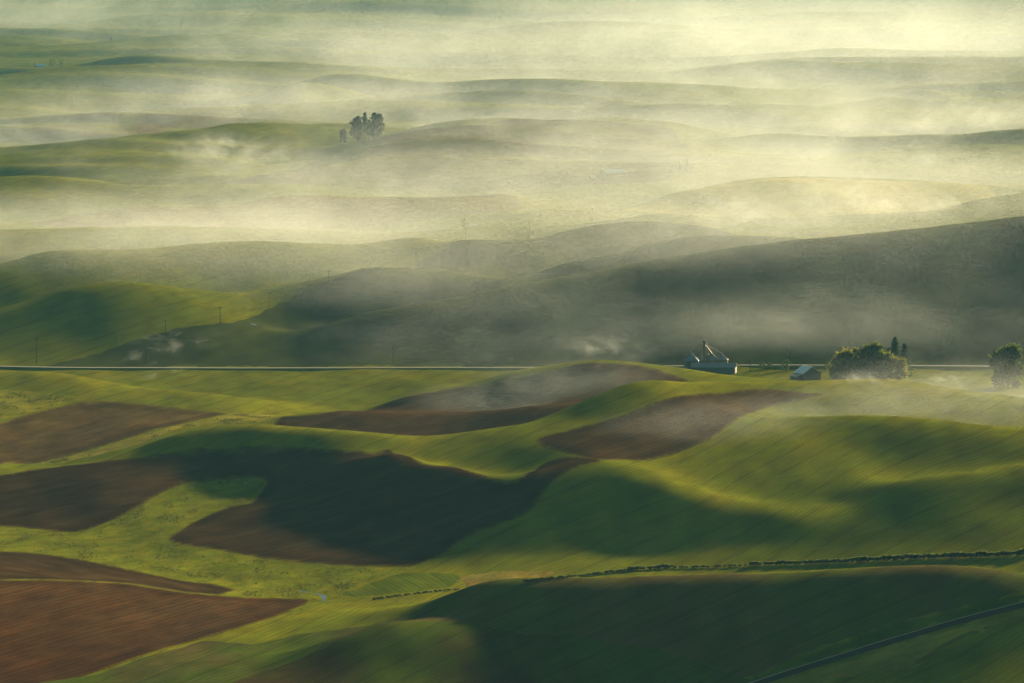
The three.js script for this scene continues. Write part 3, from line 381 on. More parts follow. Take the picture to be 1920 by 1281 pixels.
// Rows run along u. Drilled crop: close rows, some thicker or thinner, with the paired wheel tracks of the sprayer; tilled soil: passes of the harrow, clods and paler dry streaks.
const rowsTex = detail(1024, (u, v) => {
  const wob = 0.5 * w(na, u, v, 6, 8), line = Math.pow(0.5 + 0.5 * Math.cos(2 * Math.PI * (v * 22 + wob)), 4) * (0.25 + 0.95 * w(nb, u, v, 9, 22)), t = v * 4 + 0.25 * wob, tram = (Math.pow(Math.abs(Math.cos(Math.PI * t)), 60) + Math.pow(Math.abs(Math.cos(Math.PI * (t + 0.06))), 60)) * (0.4 + 0.6 * w(nb, u, v, 5, 4));
  const s = 0.34 * line + 0.24 * w(na, u, v, 24, 9) + 0.22 * w(nb, u, v, 33, 26) + 0.2 * w(nc, u, v, 150, 120), k = 0.46 + s * 0.56 - 0.12 * Math.min(1, tram);
  return [k * (1 + 0.16 * (w(na, u, v, 8, 6) - 0.5)), k, k * (0.9 + 0.2 * w(nb, u, v, 20, 14))];
});
const soilTex = detail(1024, (u, v) => {
  const wob = 0.7 * w(na, u, v, 4, 6), pass = Math.pow(0.5 + 0.5 * Math.cos(2 * Math.PI * (v * 17 + wob)), 3) * (0.2 + w(nb, u, v, 7, 13)), dry = smooth(w(nb, u, v, 6, 30) * 0.6 + w(na, u, v, 9, 10) * 0.6, 0.55, 0.95);
  const s = 0.3 * pass + 0.24 * w(na, u, v, 26, 9) + 0.22 * w(nb, u, v, 40, 28) + 0.24 * w(nc, u, v, 170, 130), h = w(nd, u, v, 8, 12), k = 0.28 + s * 0.56 + 0.13 * dry;
  return [k, k * (0.84 + 0.16 * h), k * (0.74 + 0.26 * h)];
});
const roughTex = detail(1024, (u, v) => {
  const a = w(nc, u, v, 150, 110), b = w(nb, u, v, 44, 24), c = w(na, u, v, 12, 8), t = Math.pow(a, 1.4) * 0.34 + b * 0.3 + c * 0.42, dry = smooth(w(nb, u, v, 23, 13) + 0.4 * c, 0.75, 1.1);
  return [0.3 + t * 0.6 + dry * 0.16, 0.34 + t * 0.58 + dry * 0.05, 0.3 + t * 0.4];
});
// beyond the highway single rows can no longer be told apart: only the broad unevenness of the stand is left
const standTex = detail(512, (u, v) => { const k = 0.55 + 0.3 * w(na, u, v, 7, 6) + 0.18 * w(nb, u, v, 18, 16) + 0.1 * w(nb, u, v, 6, 30); return [k, k, k]; });
const MATS = new Map();
function surface(kind) {
  if (!MATS.has(kind)) {
    const t = { rows: rowsTex, soil: soilTex, rough: roughTex, stand: standTex }[kind], [along, across, bump] = { rows: [420, 70, 0.25], soil: [520, 78, 0.35], rough: [230, 56, 0.5], stand: [900, 150, 0.1] }[kind];
    t.repeat.set(1 / along, 1 / across);
    MATS.set(kind, new THREE.MeshPhysicalMaterial({ map: t, bumpMap: t, bumpScale: bump, vertexColors: true, roughness: 1, metalness: 0, specularIntensity: 0 }));
  }
  return MATS.get(kind);
}
const pa = noise2(21, 64), pb = noise2(22, 64), pc = noise2(23, 64);
const patch = (x, d) => 0.5 * pa(x / 46, d / 170) + 0.3 * pb(x / 17, d / 60) + 0.2 * pc(x / 6, d / 24);
const mixc = (a, b, t) => [a[0] + (b[0] - a[0]) * t, a[1] + (b[1] - a[1]) * t, a[2] + (b[2] - a[2]) * t];
// colours: [base, second colour, how much of it the patches show]
const GREEN = [0.19, 0.215, 0.012], LUSH = [0.1, 0.145, 0.011], YELLOW = [0.33, 0.275, 0.014], SOIL = [0.16, 0.1, 0.041], DARKSOIL = [0.085, 0.05, 0.018], RED = [0.125, 0.056, 0.015], DAMP = [0.055, 0.062, 0.022], STRAW = [0.42, 0.34, 0.066], ROUGH = [0.25, 0.255, 0.02];
// kind of surface, heading of its rows in degrees from east, colour, second colour, how much of it shows
const LOOKS = {
  terrain: ['rows', 78, GREEN, YELLOW, 0.5], ploughed_saddle_hill: ['soil', 70, SOIL, DARKSOIL, 0.7], ploughed_left_valley: ['soil', 74, SOIL, STRAW, 0.3], rough_grass_patch: ['rough', 70, ROUGH, STRAW, 0.5], rough_grass_strip: ['rough', 74, STRAW, ROUGH, 0.6],
  creek_meadow: ['rough', 80, ROUGH, GREEN, 0.6], fallow_strip: ['rough', 80, STRAW, SOIL, 0.8], hollow_field: ['rows', 100, LUSH, GREEN, 0.7], ploughed_main_hill: ['soil', 66, DARKSOIL, SOIL, 0.5], ploughed_bowl: ['soil', 76, SOIL, DARKSOIL, 0.6],
  ploughed_dark_lobe: ['soil', 106, DARKSOIL, SOIL, 0.6], ploughed_red_slope: ['soil', 73, RED, SOIL, 0.5], thin_wheat_hill: ['rows', 76, LUSH, SOIL, 0.8], front_brown_rise: ['rows', 76, DARKSOIL, LUSH, 0.9], road_bank: ['rough', 72, LUSH, GREEN, 0.5], roadside_rough: ['rough', 72, STRAW, GREEN, 0.9], dirt_track: ['soil', 72, SOIL, STRAW, 0.5],
  ploughed_far_hill: ['stand', 74, DAMP, GREEN, 0.25], ploughed_mist_rise: ['stand', 80, SOIL, GREEN, 0.5], ploughed_hazy_hill: ['stand', 80, DARKSOIL, GREEN, 0.6], ploughed_distant_rise: ['stand', 80, SOIL, GREEN, 0.9], tan_far_slope: ['stand', 80, STRAW, GREEN, 0.6], track_verge: ['rough', 80, ROUGH, STRAW, 0.3],
  stream_water: ['rough', 0, LUSH, GREEN, 0.3], field_puddle: ['rough', 0, LUSH, GREEN, 0.3], hollow_puddle: ['rough', 0, LUSH, GREEN, 0.3],
};
const SD = new Map(), signedOf = (k) => { if (!SD.has(k)) SD.set(k, signed(curve(OUTLINES[k]))); return SD.get(k); };
const FIELD_NAMES = ['terrain', ...Object.keys(OUTLINES)];
FIELD_NAMES.forEach((name, id) => { if (id) carve(OUTLINES[name], id, !/water|puddle|track/.test(name)); });
function structure(o) { o.userData.kind = 'structure'; o.castShadow = o.receiveShadow = true; scene.add(o); return o; }
function fieldMesh(id) {
  const name = FIELD_NAMES[id], [kind, heading, base, second, share] = LOOKS[name], ca = Math.cos(heading * Math.PI / 180), sa = Math.sin(heading * Math.PI / 180), edge = id && kind === 'soil' ? signedOf(name) : null, map = new Map(), pos = [], nor = [], uv = [], col = [], idx = [];
  for (let i = 0; i < owner.length; i++) if (owner[i] === id) for (let j = 0; j < 3; j++) {
    const k = tris[i * 3 + j];
    if (!map.has(k)) {
      map.set(k, map.size); const x = vx[k], d = vd[k];
      pos.push(x, vh[k], -d); nor.push(vn[k * 3], vn[k * 3 + 1], vn[k * 3 + 2]); uv.push(x * ca + d * sa, d * ca - x * sa + 2.1 * vh[k] + 16 * pa(x / 90 + 7, d / 520) + 5 * pb(x / 31, d / 170));
      const p = patch(x, d), t = smooth(p, 0.5 - 0.35, 0.5 + 0.35) * share, c = mixc(base, second, t), g = 0.82 + 0.36 * pb(x / 9 + 5, d / 33);
      if (edge) { const e = edge(x, d), rim = (1 - smooth(e, 0.4, 1.6)) * (0.5 + 0.9 * pc(x / 3, d / 19)), head = smooth(e, 1.6, 2.4) * (1 - smooth(e, 5.5, 7.5)); c.splice(0, 3, ...mixc(c, ROUGH, clamp(rim, 0, 0.75))); for (let q = 0; q < 3; q++) c[q] *= 1 - 0.22 * head; }   // weedy rim, then the headland worked the other way
      col.push(c[0] * g, c[1] * g, c[2] * g);
    }
    idx.push(map.get(k));
  }
  const g = new THREE.BufferGeometry();
  g.setAttribute('position', new THREE.Float32BufferAttribute(pos, 3)); g.setAttribute('normal', new THREE.Float32BufferAttribute(nor, 3)); g.setAttribute('uv', new THREE.Float32BufferAttribute(uv, 2)); g.setAttribute('color', new THREE.Float32BufferAttribute(col, 3)); g.setIndex(idx);
  const m = new THREE.Mesh(g, surface(kind)); m.name = name; return structure(m);
}
FIELD_NAMES.forEach((_, id) => fieldMesh(id));
const groundAt = (x, d) => {                          // height of the built sheet, not of the formula
  const a = x / d; let c = COLS.findIndex((q) => q > a) - 1, r = ROWS.findIndex((q) => q > d) - 1;
  if (c < 0 || r < 0 || c + 1 >= NC || r + 1 >= NR) return 0;
  const u = (a - COLS[c]) / (COLS[c + 1] - COLS[c]), v = (d - ROWS[r]) / (ROWS[r + 1] - ROWS[r]), k = r * NC + c;
  return u > v ? vh[k] + (vh[k + 1] - vh[k]) * u + (vh[k + NC + 1] - vh[k + 1]) * v : vh[k] + (vh[k + NC] - vh[k]) * v + (vh[k + NC + 1] - vh[k + NC]) * u;
};
// ------------------------------------------------------------------ builders
const M = {
  metal: new THREE.MeshStandardMaterial({ color: new THREE.Color().setRGB(0.26, 0.26, 0.24), roughness: 0.4, metalness: 0.5 }),
  metalDull: new THREE.MeshStandardMaterial({ color: new THREE.Color().setRGB(0.17, 0.16, 0.13), roughness: 0.8, metalness: 0.1 }),
  steel: new THREE.MeshStandardMaterial({ color: new THREE.Color().setRGB(0.16, 0.15, 0.14), roughness: 0.6, metalness: 0.4 }),
  wallGrey: new THREE.MeshStandardMaterial({ color: new THREE.Color().setRGB(0.13, 0.13, 0.105), roughness: 0.85 }),
  roofWhite: new THREE.MeshStandardMaterial({ color: new THREE.Color().setRGB(0.86, 0.86, 0.84), roughness: 0.45 }),
  wood: new THREE.MeshStandardMaterial({ color: new THREE.Color().setRGB(0.05, 0.04, 0.032), roughness: 0.9 }),
  bark: new THREE.MeshStandardMaterial({ color: new THREE.Color().setRGB(0.07, 0.052, 0.038), roughness: 1 }),
  dark: new THREE.MeshStandardMaterial({ color: new THREE.Color().setRGB(0.03, 0.03, 0.03), roughness: 0.8 }),
  asphalt: new THREE.MeshPhysicalMaterial({ color: new THREE.Color().setRGB(0.045, 0.04, 0.03), roughness: 1, specularIntensity: 0 }),
  gravel: new THREE.MeshPhysicalMaterial({ color: new THREE.Color().setRGB(0.085, 0.085, 0.07), roughness: 1, specularIntensity: 0.15 }),
  line: new THREE.MeshStandardMaterial({ color: new THREE.Color().setRGB(0.5, 0.42, 0.2), roughness: 0.8 }),
  leaf: new THREE.MeshPhysicalMaterial({ color: 0xffffff, vertexColors: true, roughness: 1, transmission: 0.5, thickness: 0, specularIntensity: 0, side: THREE.DoubleSide }),
};
const used = new Map();
function numbered(name) { const n = used.get(name) ?? 0; used.set(name, n + 1); return n ? name + '_' + String(n).padStart(3, '0') : name; }
function thing(name, label, category, [x, y, d] = [0, 0, 0], turn = 0, group) {
  const o = new THREE.Group(); o.name = numbered(name); o.position.set(x, y, -d); o.rotation.y = turn; o.userData = { label, category }; if (group) o.userData.group = group; scene.add(o); return o;
}
function part(name, geos, mat, parent) { const g = Array.isArray(geos) ? mergeGeometries(geos.map((q) => (q.index ? q.toNonIndexed() : q))) : geos, m = new THREE.Mesh(g, mat); m.name = name; m.castShadow = m.receiveShadow = true; parent.add(m); return m; }
function box(w, h, d, x = 0, y = 0, z = 0) { return new THREE.BoxGeometry(w, h, d).translate(x, y, z); }
function rod(a, b, r0, r1 = r0, n = 6) {
  const A = new THREE.Vector3(...a), B2 = new THREE.Vector3(...b), v = B2.clone().sub(A), g = new THREE.CylinderGeometry(r1, r0, v.length(), n).translate(0, v.length() / 2, 0);
  return g.applyQuaternion(new THREE.Quaternion().setFromUnitVectors(new THREE.Vector3(0, 1, 0), v.normalize())).translate(A.x, A.y, A.z);
}
// Leaves: small twisted faces spread through a crown; `spots` gives [x, y, z, size], colour varies leaf by leaf.
function leaves(list, color, seed, droop = 0) {
  const r = rng(seed), pos = [], nor = [], col = [], n = new THREE.Vector3(), a = new THREE.Vector3(), b = new THREE.Vector3();
  for (const [x, y, z, s] of list) {
    n.set(r() - 0.5, r() - 0.5 + droop, r() - 0.5).normalize(); a.set(r() - 0.5, r() - 0.5, r() - 0.5).cross(n).normalize(); b.crossVectors(n, a);
    const w = r() * 6.28, k = 0.7 + 0.6 * r(), y2 = 0.85 + 0.3 * r();
    for (const [u, v] of [[-0.5, -0.6], [0.6, -0.2], [0.05, 0.7], [-0.5, -0.6], [0.05, 0.7], [-0.75, 0.25]]) {
      const p = (u * Math.cos(w) - v * Math.sin(w)) * s, q = (u * Math.sin(w) + v * Math.cos(w)) * s;
      pos.push(x + a.x * p + b.x * q, y + a.y * p + b.y * q, z + a.z * p + b.z * q); nor.push(n.x, n.y, n.z); col.push(color[0] * k * y2, color[1] * k, color[2] * k);
    }
  }
  const g = new THREE.BufferGeometry(); g.setAttribute('position', new THREE.Float32BufferAttribute(pos, 3)); g.setAttribute('normal', new THREE.Float32BufferAttribute(nor, 3)); g.setAttribute('color', new THREE.Float32BufferAttribute(col, 3)); return g;
}
// a broad tree: clumps of leaves carried by limbs that fork from the trunk
function broadTree(o, H, width, color, seed, n = 2600, low = 0.12) {
  const r = rng(seed), limbs = [rod([0, -0.4, 0], [0, H * 0.42, 0], H * 0.028, H * 0.016)], list = [], lobes = [];
  for (let i = 0; i < 17; i++) {
    const t = low + (0.97 - low) * Math.pow((i + 0.5) / 17, 0.85), ph = i * 2.4 + r(), rad = width * 0.5 * Math.sqrt(Math.max(0.02, 1 - Math.pow((t - 0.45) / 0.56, 2))) * (0.45 + 0.35 * r());
    lobes.push([Math.cos(ph) * rad, H * (t * 0.9 + 0.02), Math.sin(ph) * rad, (0.14 + 0.1 * r()) * Math.min(H, width)]);
  }
  for (const [x, y, z, R] of lobes) {
    limbs.push(rod([0, H * 0.12 + y * 0.3, 0], [x * 0.85, y - R * 0.2, z * 0.85], H * 0.011, H * 0.003, 5));
    for (let k = 0; k < n / lobes.length; k++) {
      const c = r() * 2 - 1, f = r() * 6.283, s = Math.sqrt(1 - c * c), q = R * Math.pow(r(), 0.45) * (0.8 + 0.45 * Math.sin(f * 3 + c * 5 + seed));
      list.push([x + Math.cos(f) * s * q, Math.max(0.2, y + c * q * 0.85), z + Math.sin(f) * s * q, H * 0.03 * (0.6 + 0.8 * r())]);
    }
  }
  part('trunk', limbs, M.bark, o); part('crown', leaves(list, color, seed + 1, 0.25), M.leaf, o);
}
// a conifer: whorls of drooping boughs on a straight trunk
function conifer(o, H, width, color, seed, bare = 0.06, n = 3000, full = 0.8) {
  const r = rng(seed), wood = [rod([0, -0.4, 0], [0, H * 0.98, 0], H * 0.018, H * 0.003)], list = [];
  const whorls = 26;
  for (let i = 0; i < whorls; i++) {
    const t = bare + (0.98 - bare) * i / whorls, reach = width * 0.5 * Math.pow(1 - (t - bare) / (1 - bare), full) * (0.75 + 0.4 * r()) + 0.15;
    const m = 5 + Math.floor(r() * 3), ph = r() * 6.28;
    for (let k = 0; k < m; k++) {
      const a = ph + k * 6.283 / m + r() * 0.5, len = reach * (0.65 + 0.5 * r()), dy = -len * 0.28;
      wood.push(rod([0, H * t, 0], [Math.cos(a) * len, H * t + dy, Math.sin(a) * len], H * 0.004, H * 0.001, 4));
      const c = Math.max(3, Math.round(n / whorls / m * (0.4 + 0.9 * reach / (width * 0.5))));
      for (let j = 0; j < c; j++) { const u = 0.12 + 0.95 * r(), side = (r() - 0.5) * len * 0.5 * (1.1 - u); list.push([Math.cos(a) * len * u - Math.sin(a) * side, H * t + dy * u + (r() - 0.6) * H * 0.025, Math.sin(a) * len * u + Math.cos(a) * side, H * 0.026 * (0.6 + 0.8 * r())]); }
    }
  }
  part('trunk', wood, M.bark, o); part('crown', leaves(list, color, seed + 1, 0.6), M.leaf, o);
}
const foot = (p) => [p[0], groundAt(p[0], p[1]), p[1]];

// ------------------------------------------------------------------ roads
function ribbon(name, left, right, mat, lift) {       // two edges, draped over the ground
  const pos = [], idx = [];
  for (let i = 0; i < left.length; i++) for (const [x, d] of [left[i], right[i]]) pos.push(x, groundAt(x, d) + lift, -d);
  for (let i = 0; i + 1 < left.length; i++) { const k = i * 2; idx.push(k, k + 1, k + 3, k, k + 3, k + 2); }
  const g = new THREE.BufferGeometry(); g.setAttribute('position', new THREE.Float32BufferAttribute(pos, 3)); g.setIndex(idx); g.computeVertexNormals();
  const m = new THREE.Mesh(g, mat); m.name = name; m.castShadow = m.receiveShadow = true; return m;
}
function along(points, n) {                            // even steps along an open line
  const c = new THREE.CatmullRomCurve3(points.map(([x, d]) => new THREE.Vector3(x, 0, d)), false, 'centripetal'); return c.getSpacedPoints(n).map((p) => [p.x, p.z]);
}
const offset = (line, w) => line.map((p, i) => { const a = line[Math.max(0, i - 1)], b = line[Math.min(line.length - 1, i + 1)], l = Math.hypot(b[0] - a[0], b[1] - a[1]); return [p[0] - (b[1] - a[1]) / l * w, p[1] + (b[0] - a[0]) / l * w]; });
{ // the highway on its low bank along the valley
  const xs = Array.from({ length: 121 }, (_, i) => -430 + 860 * i / 120), L = xs.map((x) => [x, 4568 + 4 * Math.sin(x / 160)]);
  const pos = [], idx = [], prof = [[-10, -0.6], [-5, 0.8], [5, 0.8], [10, -0.6]];
  const base = Math.max(...L.map(([x, d]) => groundAt(x, d)));
  const yAt = L.map(([x, d], i) => { let s = 0, n = 0; for (let k = -8; k <= 8; k++) { const q = L[clamp(i + k, 0, L.length - 1)]; s += groundAt(q[0], q[1]); n++; } return s / n; });
  L.forEach(([x, d], i) => { for (const [o, h] of prof) pos.push(x, yAt[i] + h, -(d + o)); });
  for (let i = 0; i + 1 < L.length; i++) for (let k = 0; k < 3; k++) { const a = i * 4 + k; idx.push(a, a + 4, a + 5, a, a + 5, a + 1); }
  const g = new THREE.BufferGeometry(); g.setAttribute('position', new THREE.Float32BufferAttribute(pos, 3)); g.setIndex(idx);
  const flat = g.toNonIndexed(); flat.computeVertexNormals();
  const uvs = []; const pp = flat.attributes.position; for (let i = 0; i < pp.count; i++) uvs.push(pp.getX(i), -pp.getZ(i)); flat.setAttribute('uv', new THREE.Float32BufferAttribute(uvs, 2));
  const bank = new THREE.Mesh(flat, new THREE.MeshPhysicalMaterial({ color: new THREE.Color().setRGB(0.12, 0.14, 0.03), roughness: 1, specularIntensity: 0 })); bank.name = 'highway_bank'; structure(bank);
  const rd = new THREE.Mesh((() => { const p = [], ix = []; L.forEach(([x, d], i) => { p.push(x, yAt[i] + 0.86, -(d - 3.2), x, yAt[i] + 0.86, -(d + 3.2)); }); for (let i = 0; i + 1 < L.length; i++) { const k = i * 2; ix.push(k, k + 2, k + 3, k, k + 3, k + 1); } const q = new THREE.BufferGeometry(); q.setAttribute('position', new THREE.Float32BufferAttribute(p, 3)); q.setIndex(ix); q.computeVertexNormals(); return q; })(), M.gravel); rd.name = 'highway'; structure(rd);
}
{ // the near road climbing out of the lower right corner
  const up = OUTLINES.road_bank.slice(8, 15).reverse(), line = along(up, 60);
  const road = ribbon('country_road', offset(line, 0.6), offset(line, -6.4), M.asphalt, 0.14); structure(road);
  const edge = ribbon('edge_line', offset(line, 0.1), offset(line, -0.45), M.line, 0.16); road.add(edge);
}
// open water: the creek bend and two puddles
for (const name of ['stream_water', 'field_puddle', 'hollow_puddle']) {
  const o = scene.getObjectByName(name); o.material = new THREE.MeshPhysicalMaterial({ color: new THREE.Color().setRGB(0.03, 0.04, 0.045), roughness: 0.18, metalness: 0, ior: 1.33 });
  const n = o.geometry.attributes.normal; for (let i = 0; i < n.count; i++) n.setXYZ(i, 0, 1, 0);
}

// ------------------------------------------------------------------ the grain elevator by the highway
const at = (px, d) => [(px - 960) / 12860 * d, d];     // bearing and distance to x and distance
function bin(px, d, r, wallH, roofH, label) {
  const [x] = at(px, d), o = thing('grain_bin', label, 'grain bin', [x, groundAt(x, d), d], 0, 'grain bins of the elevator');
  const rings = []; for (let i = 0; i <= 40; i++) rings.push(new THREE.Vector2(r + (i % 2 ? 0.05 : 0), wallH * i / 40 - 0.3));
  part('wall', new THREE.LatheGeometry(rings, 40), M.metalDull, o);
  const roof = part('roof', new THREE.LatheGeometry([new THREE.Vector2(r + 0.25, wallH - 0.35), new THREE.Vector2(r + 0.2, wallH - 0.28), new THREE.Vector2(0.6, wallH + roofH)], 40), M.metal, o);
  part('cap', new THREE.CylinderGeometry(0.5, 0.75, 0.7, 16).translate(0, wallH + roofH + 0.2, 0), M.metalDull, roof);
  const ribs = []; for (let i = 0; i < 20; i++) { const a = i * Math.PI / 10; ribs.push(rod([Math.cos(a) * (r + 0.2), wallH - 0.2, Math.sin(a) * (r + 0.2)], [Math.cos(a) * 0.6, wallH + roofH + 0.05, Math.sin(a) * 0.6], 0.06, 0.05, 4)); }
  part('roof_rib', ribs, M.metal, roof);
  part('door', box(0.9, 1.9, 0.12, 0, 0.95, r + 0.08), M.metalDull, o);
  return [x, groundAt(x, d) + wallH + roofH + 0.4, d];
}
const tops = [
  bin(1297, 4538, 4.9, 7.4, 4.6, 'tall grain bin with a dark conical roof at the left end of the elevator'),
  bin(1314, 4549, 3.7, 6.3, 2.6, 'grain bin tucked between the leftmost bin and the leg tower'),
  bin(1338, 4550, 3.9, 6.2, 2.8, 'grain bin just right of the leg tower, cone roof glinting'),
  bin(1354, 4548, 4.2, 6.6, 3.4, 'rightmost grain bin, its conical roof catching the sun beside the yard pole'),
];
{
  const d = 4540, [x] = at(1321, d), y = groundAt(x, d), o = thing('elevator_leg', 'tall dark elevator leg tower with spouts fanning down to the bins', 'grain elevator', [x, y, d]);
  const H = 19.6, leg = [];
  for (const sx of [-0.55, 0.55]) for (const sz of [-0.45, 0.45]) leg.push(rod([sx, 0, sz], [sx * 0.9, H - 1.4, sz * 0.9], 0.13, 0.11, 4));
  for (let i = 0; i < 12; i++) { const a = i * (H - 2) / 12, b = (i + 1) * (H - 2) / 12, s = i % 2 ? 1 : -1; for (const z of [-0.45, 0.45]) leg.push(rod([-0.55 * s, a, z], [0.55 * s, b, z], 0.06, 0.06, 4)); }
  part('tower', leg, M.steel, o);
  part('leg_casing', [box(0.42, H - 1.2, 0.5, -0.24, (H - 1.2) / 2, 0), box(0.42, H - 1.2, 0.5, 0.24, (H - 1.2) / 2, 0)], M.steel, o);
  const head = part('head_house', [box(1.7, 1.7, 1.4, 0, H - 0.6, 0), rod([0.5, H - 1.4, 0], [1.9, H - 2.7, 0.2], 0.35, 0.28, 8)], M.steel, o); part('platform', [box(2.3, 0.12, 2, 0, H - 1.7, 0), box(2.3, 0.06, 0.06, 0, H - 0.7, 1), box(2.3, 0.06, 0.06, 0, H - 0.7, -1)], M.steel, head);
  for (const [tx, ty, td] of tops) part('spout', rod([0.2, H - 1.8, 0], [tx - x, ty - y + 0.1, -(td - d)], 0.17, 0.17, 6), M.steel, o);
  for (const [gx, gz] of [[-9, 5], [11.5, 6], [14, -7], [-8, -8]]) part('guy_wire', rod([0, H - 1, 0], [gx, 5, gz], 0.05, 0.05, 4), M.steel, o);
}
{
  const d = 4537, [x] = at(1328, d), y = groundAt(x, d), o = thing('grain_dryer', 'dark boxy grain dryer tower standing right beside the elevator leg', 'grain dryer', [x, y, d]);
  part('casing', [box(2.5, 10.2, 2.4, 0, 5.1, 0), ...Array.from({ length: 9 }, (_, i) => box(2.62, 0.12, 2.52, 0, 1.2 + i, 0))], M.metalDull, o);
  part('hood', [box(1.9, 0.9, 1.8, 0.2, 10.6, 0), new THREE.ConeGeometry(0.8, 0.8, 12).translate(0.2, 11.4, 0)], M.metal, o);
}
{
  const d = 4524, x0 = at(1298, d)[0], x1 = at(1382, d)[0], x = (x0 + x1) / 2, y = groundAt(x, d), L = x1 - x0, o = thing('machine_shed', 'long low corrugated metal shed in front of the grain bins', 'shed', [x, y, d], -0.12);
  const sh = new THREE.Shape([[-6, -0.4], [6, -0.4], [6, 3.7], [0, 6.1], [-6, 3.7]].map((p) => new THREE.Vector2(...p)));
  part('wall', new THREE.ExtrudeGeometry(sh, { depth: L - 0.6, bevelEnabled: false }).translate(0, 0, -(L - 0.6) / 2).rotateY(Math.PI / 2), M.metalDull, o);
  for (const s of [-1, 1]) {
    const rf = part('roof_panel', box(L + 0.4, 0.14, 6.75, 0, 0, 0).rotateX(s * 0.383).translate(0, 5.08, s * 3.14), M.metal, o), seams = [];
    for (let k = 0; k < 24; k++) seams.push(box(0.08, 0.1, 6.7, -L / 2 + (k + 0.5) * L / 24, 0.1, 0)); part('seam', mergeGeometries(seams).rotateX(s * 0.383).translate(0, 5.08, s * 3.14), M.metal, rf);
  }
  part('ridge_cap', box(L + 0.4, 0.16, 0.6, 0, 6.4, 0), M.metal, o);
  for (const k of [-0.3, 0.05, 0.34]) part('sliding_door', box(4.4, 3.4, 0.14, k * L, 1.6, 6.08), M.metalDull, o);
  part('end_door', box(0.14, 3.2, 4.6, L / 2 - 0.2, 1.5, 0), M.dark, o);
}
// ------------------------------------------------------------------ the barn with its white roof
{
  const d = 4476, [x] = at(1524, d), y = groundAt(x, d), o = thing('barn', 'grey gabled barn with a bright white metal roof beside the grove', 'barn', [x, y, d], 0.32);
  const W = 12.4, L = 17, E = 4.3, R = 8.6;
  const sh = new THREE.Shape([[-W / 2, -0.5], [W / 2, -0.5], [W / 2, E], [0, R], [-W / 2, E]].map((p) => new THREE.Vector2(...p)));
  part('wall', new THREE.ExtrudeGeometry(sh, { depth: L, bevelEnabled: false }).translate(0, 0, -L), M.wallGrey, o);
  const a = Math.atan2(R - E, W / 2), len = Math.hypot(R - E, W / 2) + 0.7;
  for (const s of [-1, 1]) {
    const place = (g) => g.rotateZ(-s * a).translate(s * (W / 4 + 0.2), (E + R) / 2 - 0.12 + 0.1, -L / 2);
    const rf = part('roof_panel', place(box(len, 0.16, L + 1)), M.roofWhite, o), seams = [];
    for (let k = 0; k < 18; k++) seams.push(box(len, 0.1, 0.09, 0, 0.12, -L / 2 + (k + 0.5) * L / 18)); part('seam', place(mergeGeometries(seams)), M.roofWhite, rf);
  }
  part('ridge_cap', box(0.5, 0.14, L + 1, 0, R + 0.2, -L / 2), M.roofWhite, o);
  part('barn_door', box(3.6, 3.4, 0.12, 0.6, 1.6, 0.08), M.wallGrey, o);
  const boards = []; for (let k = 0; k < 20; k++) { const u = -W / 2 + (k + 0.5) * W / 20, top = E + (R - E) * (1 - Math.abs(u) / (W / 2)); boards.push(box(0.07, top, 0.05, u, top / 2 - 0.1, 0.03)); } part('batten', boards, M.wallGrey, o);
  const lean = part('lean_to', [box(0.2, 2.4, L * 0.7, -W / 2 - 3.4, 1, -L / 2)], M.wallGrey, o); part('lean_to_roof', box(4.2, 0.14, L * 0.75).rotateZ(0.36).translate(-W / 2 - 1.8, 2.9, -L / 2), M.metal, lean);
}
// ------------------------------------------------------------------ trees
const LEAFY = [0.13, 0.155, 0.02], OLIVE = [0.18, 0.175, 0.024], DARKLEAF = [0.07, 0.1, 0.018], NEEDLE = [0.035, 0.06, 0.03];
const groveLabels = ['broad olive tree at the left end of the farm grove', 'yellowish leafy tree second from the left in the farm grove', 'tallest leafy tree in the middle of the farm grove', 'leafy tree just left of the dark conifers in the grove', 'low leafy tree in front of the conifers at the right end of the grove', 'short bushy tree at the outer left foot of the farm grove'];
SPOTS.grove.forEach((p, i) => { const o = thing('broadleaf_tree', groveLabels[i], 'tree', foot(p), i * 1.3, 'trees of the farm grove'); broadTree(o, p[2], p[2] * [1, 0.95, 0.9, 0.95, 1.05, 1.1][i], [OLIVE, OLIVE, LEAFY, LEAFY, OLIVE, OLIVE][i], 100 + i * 7, 9000, 0.03); });
const conLabels = ['shortest dark conifer, leftmost of the three behind the farm grove', 'tallest dark conifer, in the middle of the three behind the grove', 'dark conifer at the right end of the farm grove'];
SPOTS.conifers.forEach((p, i) => conifer(thing('conifer_tree', conLabels[i], 'tree', foot(p), i, 'conifers of the farm grove'), p[2], p[2] * [0.44, 0.5, 0.5][i], NEEDLE, 140 + i * 5, 0.06, 4200, 0.62));
SPOTS.big_tree.forEach((p) => broadTree(thing('broadleaf_tree', 'large dark leafy tree cut by the right edge beside the highway', 'tree', foot(p), 0.4), p[2], p[2] * 0.85, DARKLEAF, 171, 16000, 0.02));
const smallLabels = ['small round tree left of the barn beside the highway, leftmost of three', 'small thin tree between two round ones left of the barn', 'round tree with a pole behind it, just left of the barn', 'small round tree between the barn and the grove'];
SPOTS.small_trees.forEach((p, i) => broadTree(thing('small_tree', smallLabels[i], 'tree', foot(p), i, 'small trees near the barn'), p[2] * 1.05, p[2] * [1.15, 1.2, 0.85, 1][i], DARKLEAF, 181 + i * 3, 2500, 0.05));
const pineLabels = ['short pine at the left end of the lone clump on the misty hill', 'broad dense pine second from the left in the misty hilltop clump', 'tallest thin pine with bare trunk in the middle of the hilltop clump', 'slim pine right of the tallest one in the hilltop clump', 'dense pine at the right end of the hilltop clump'];
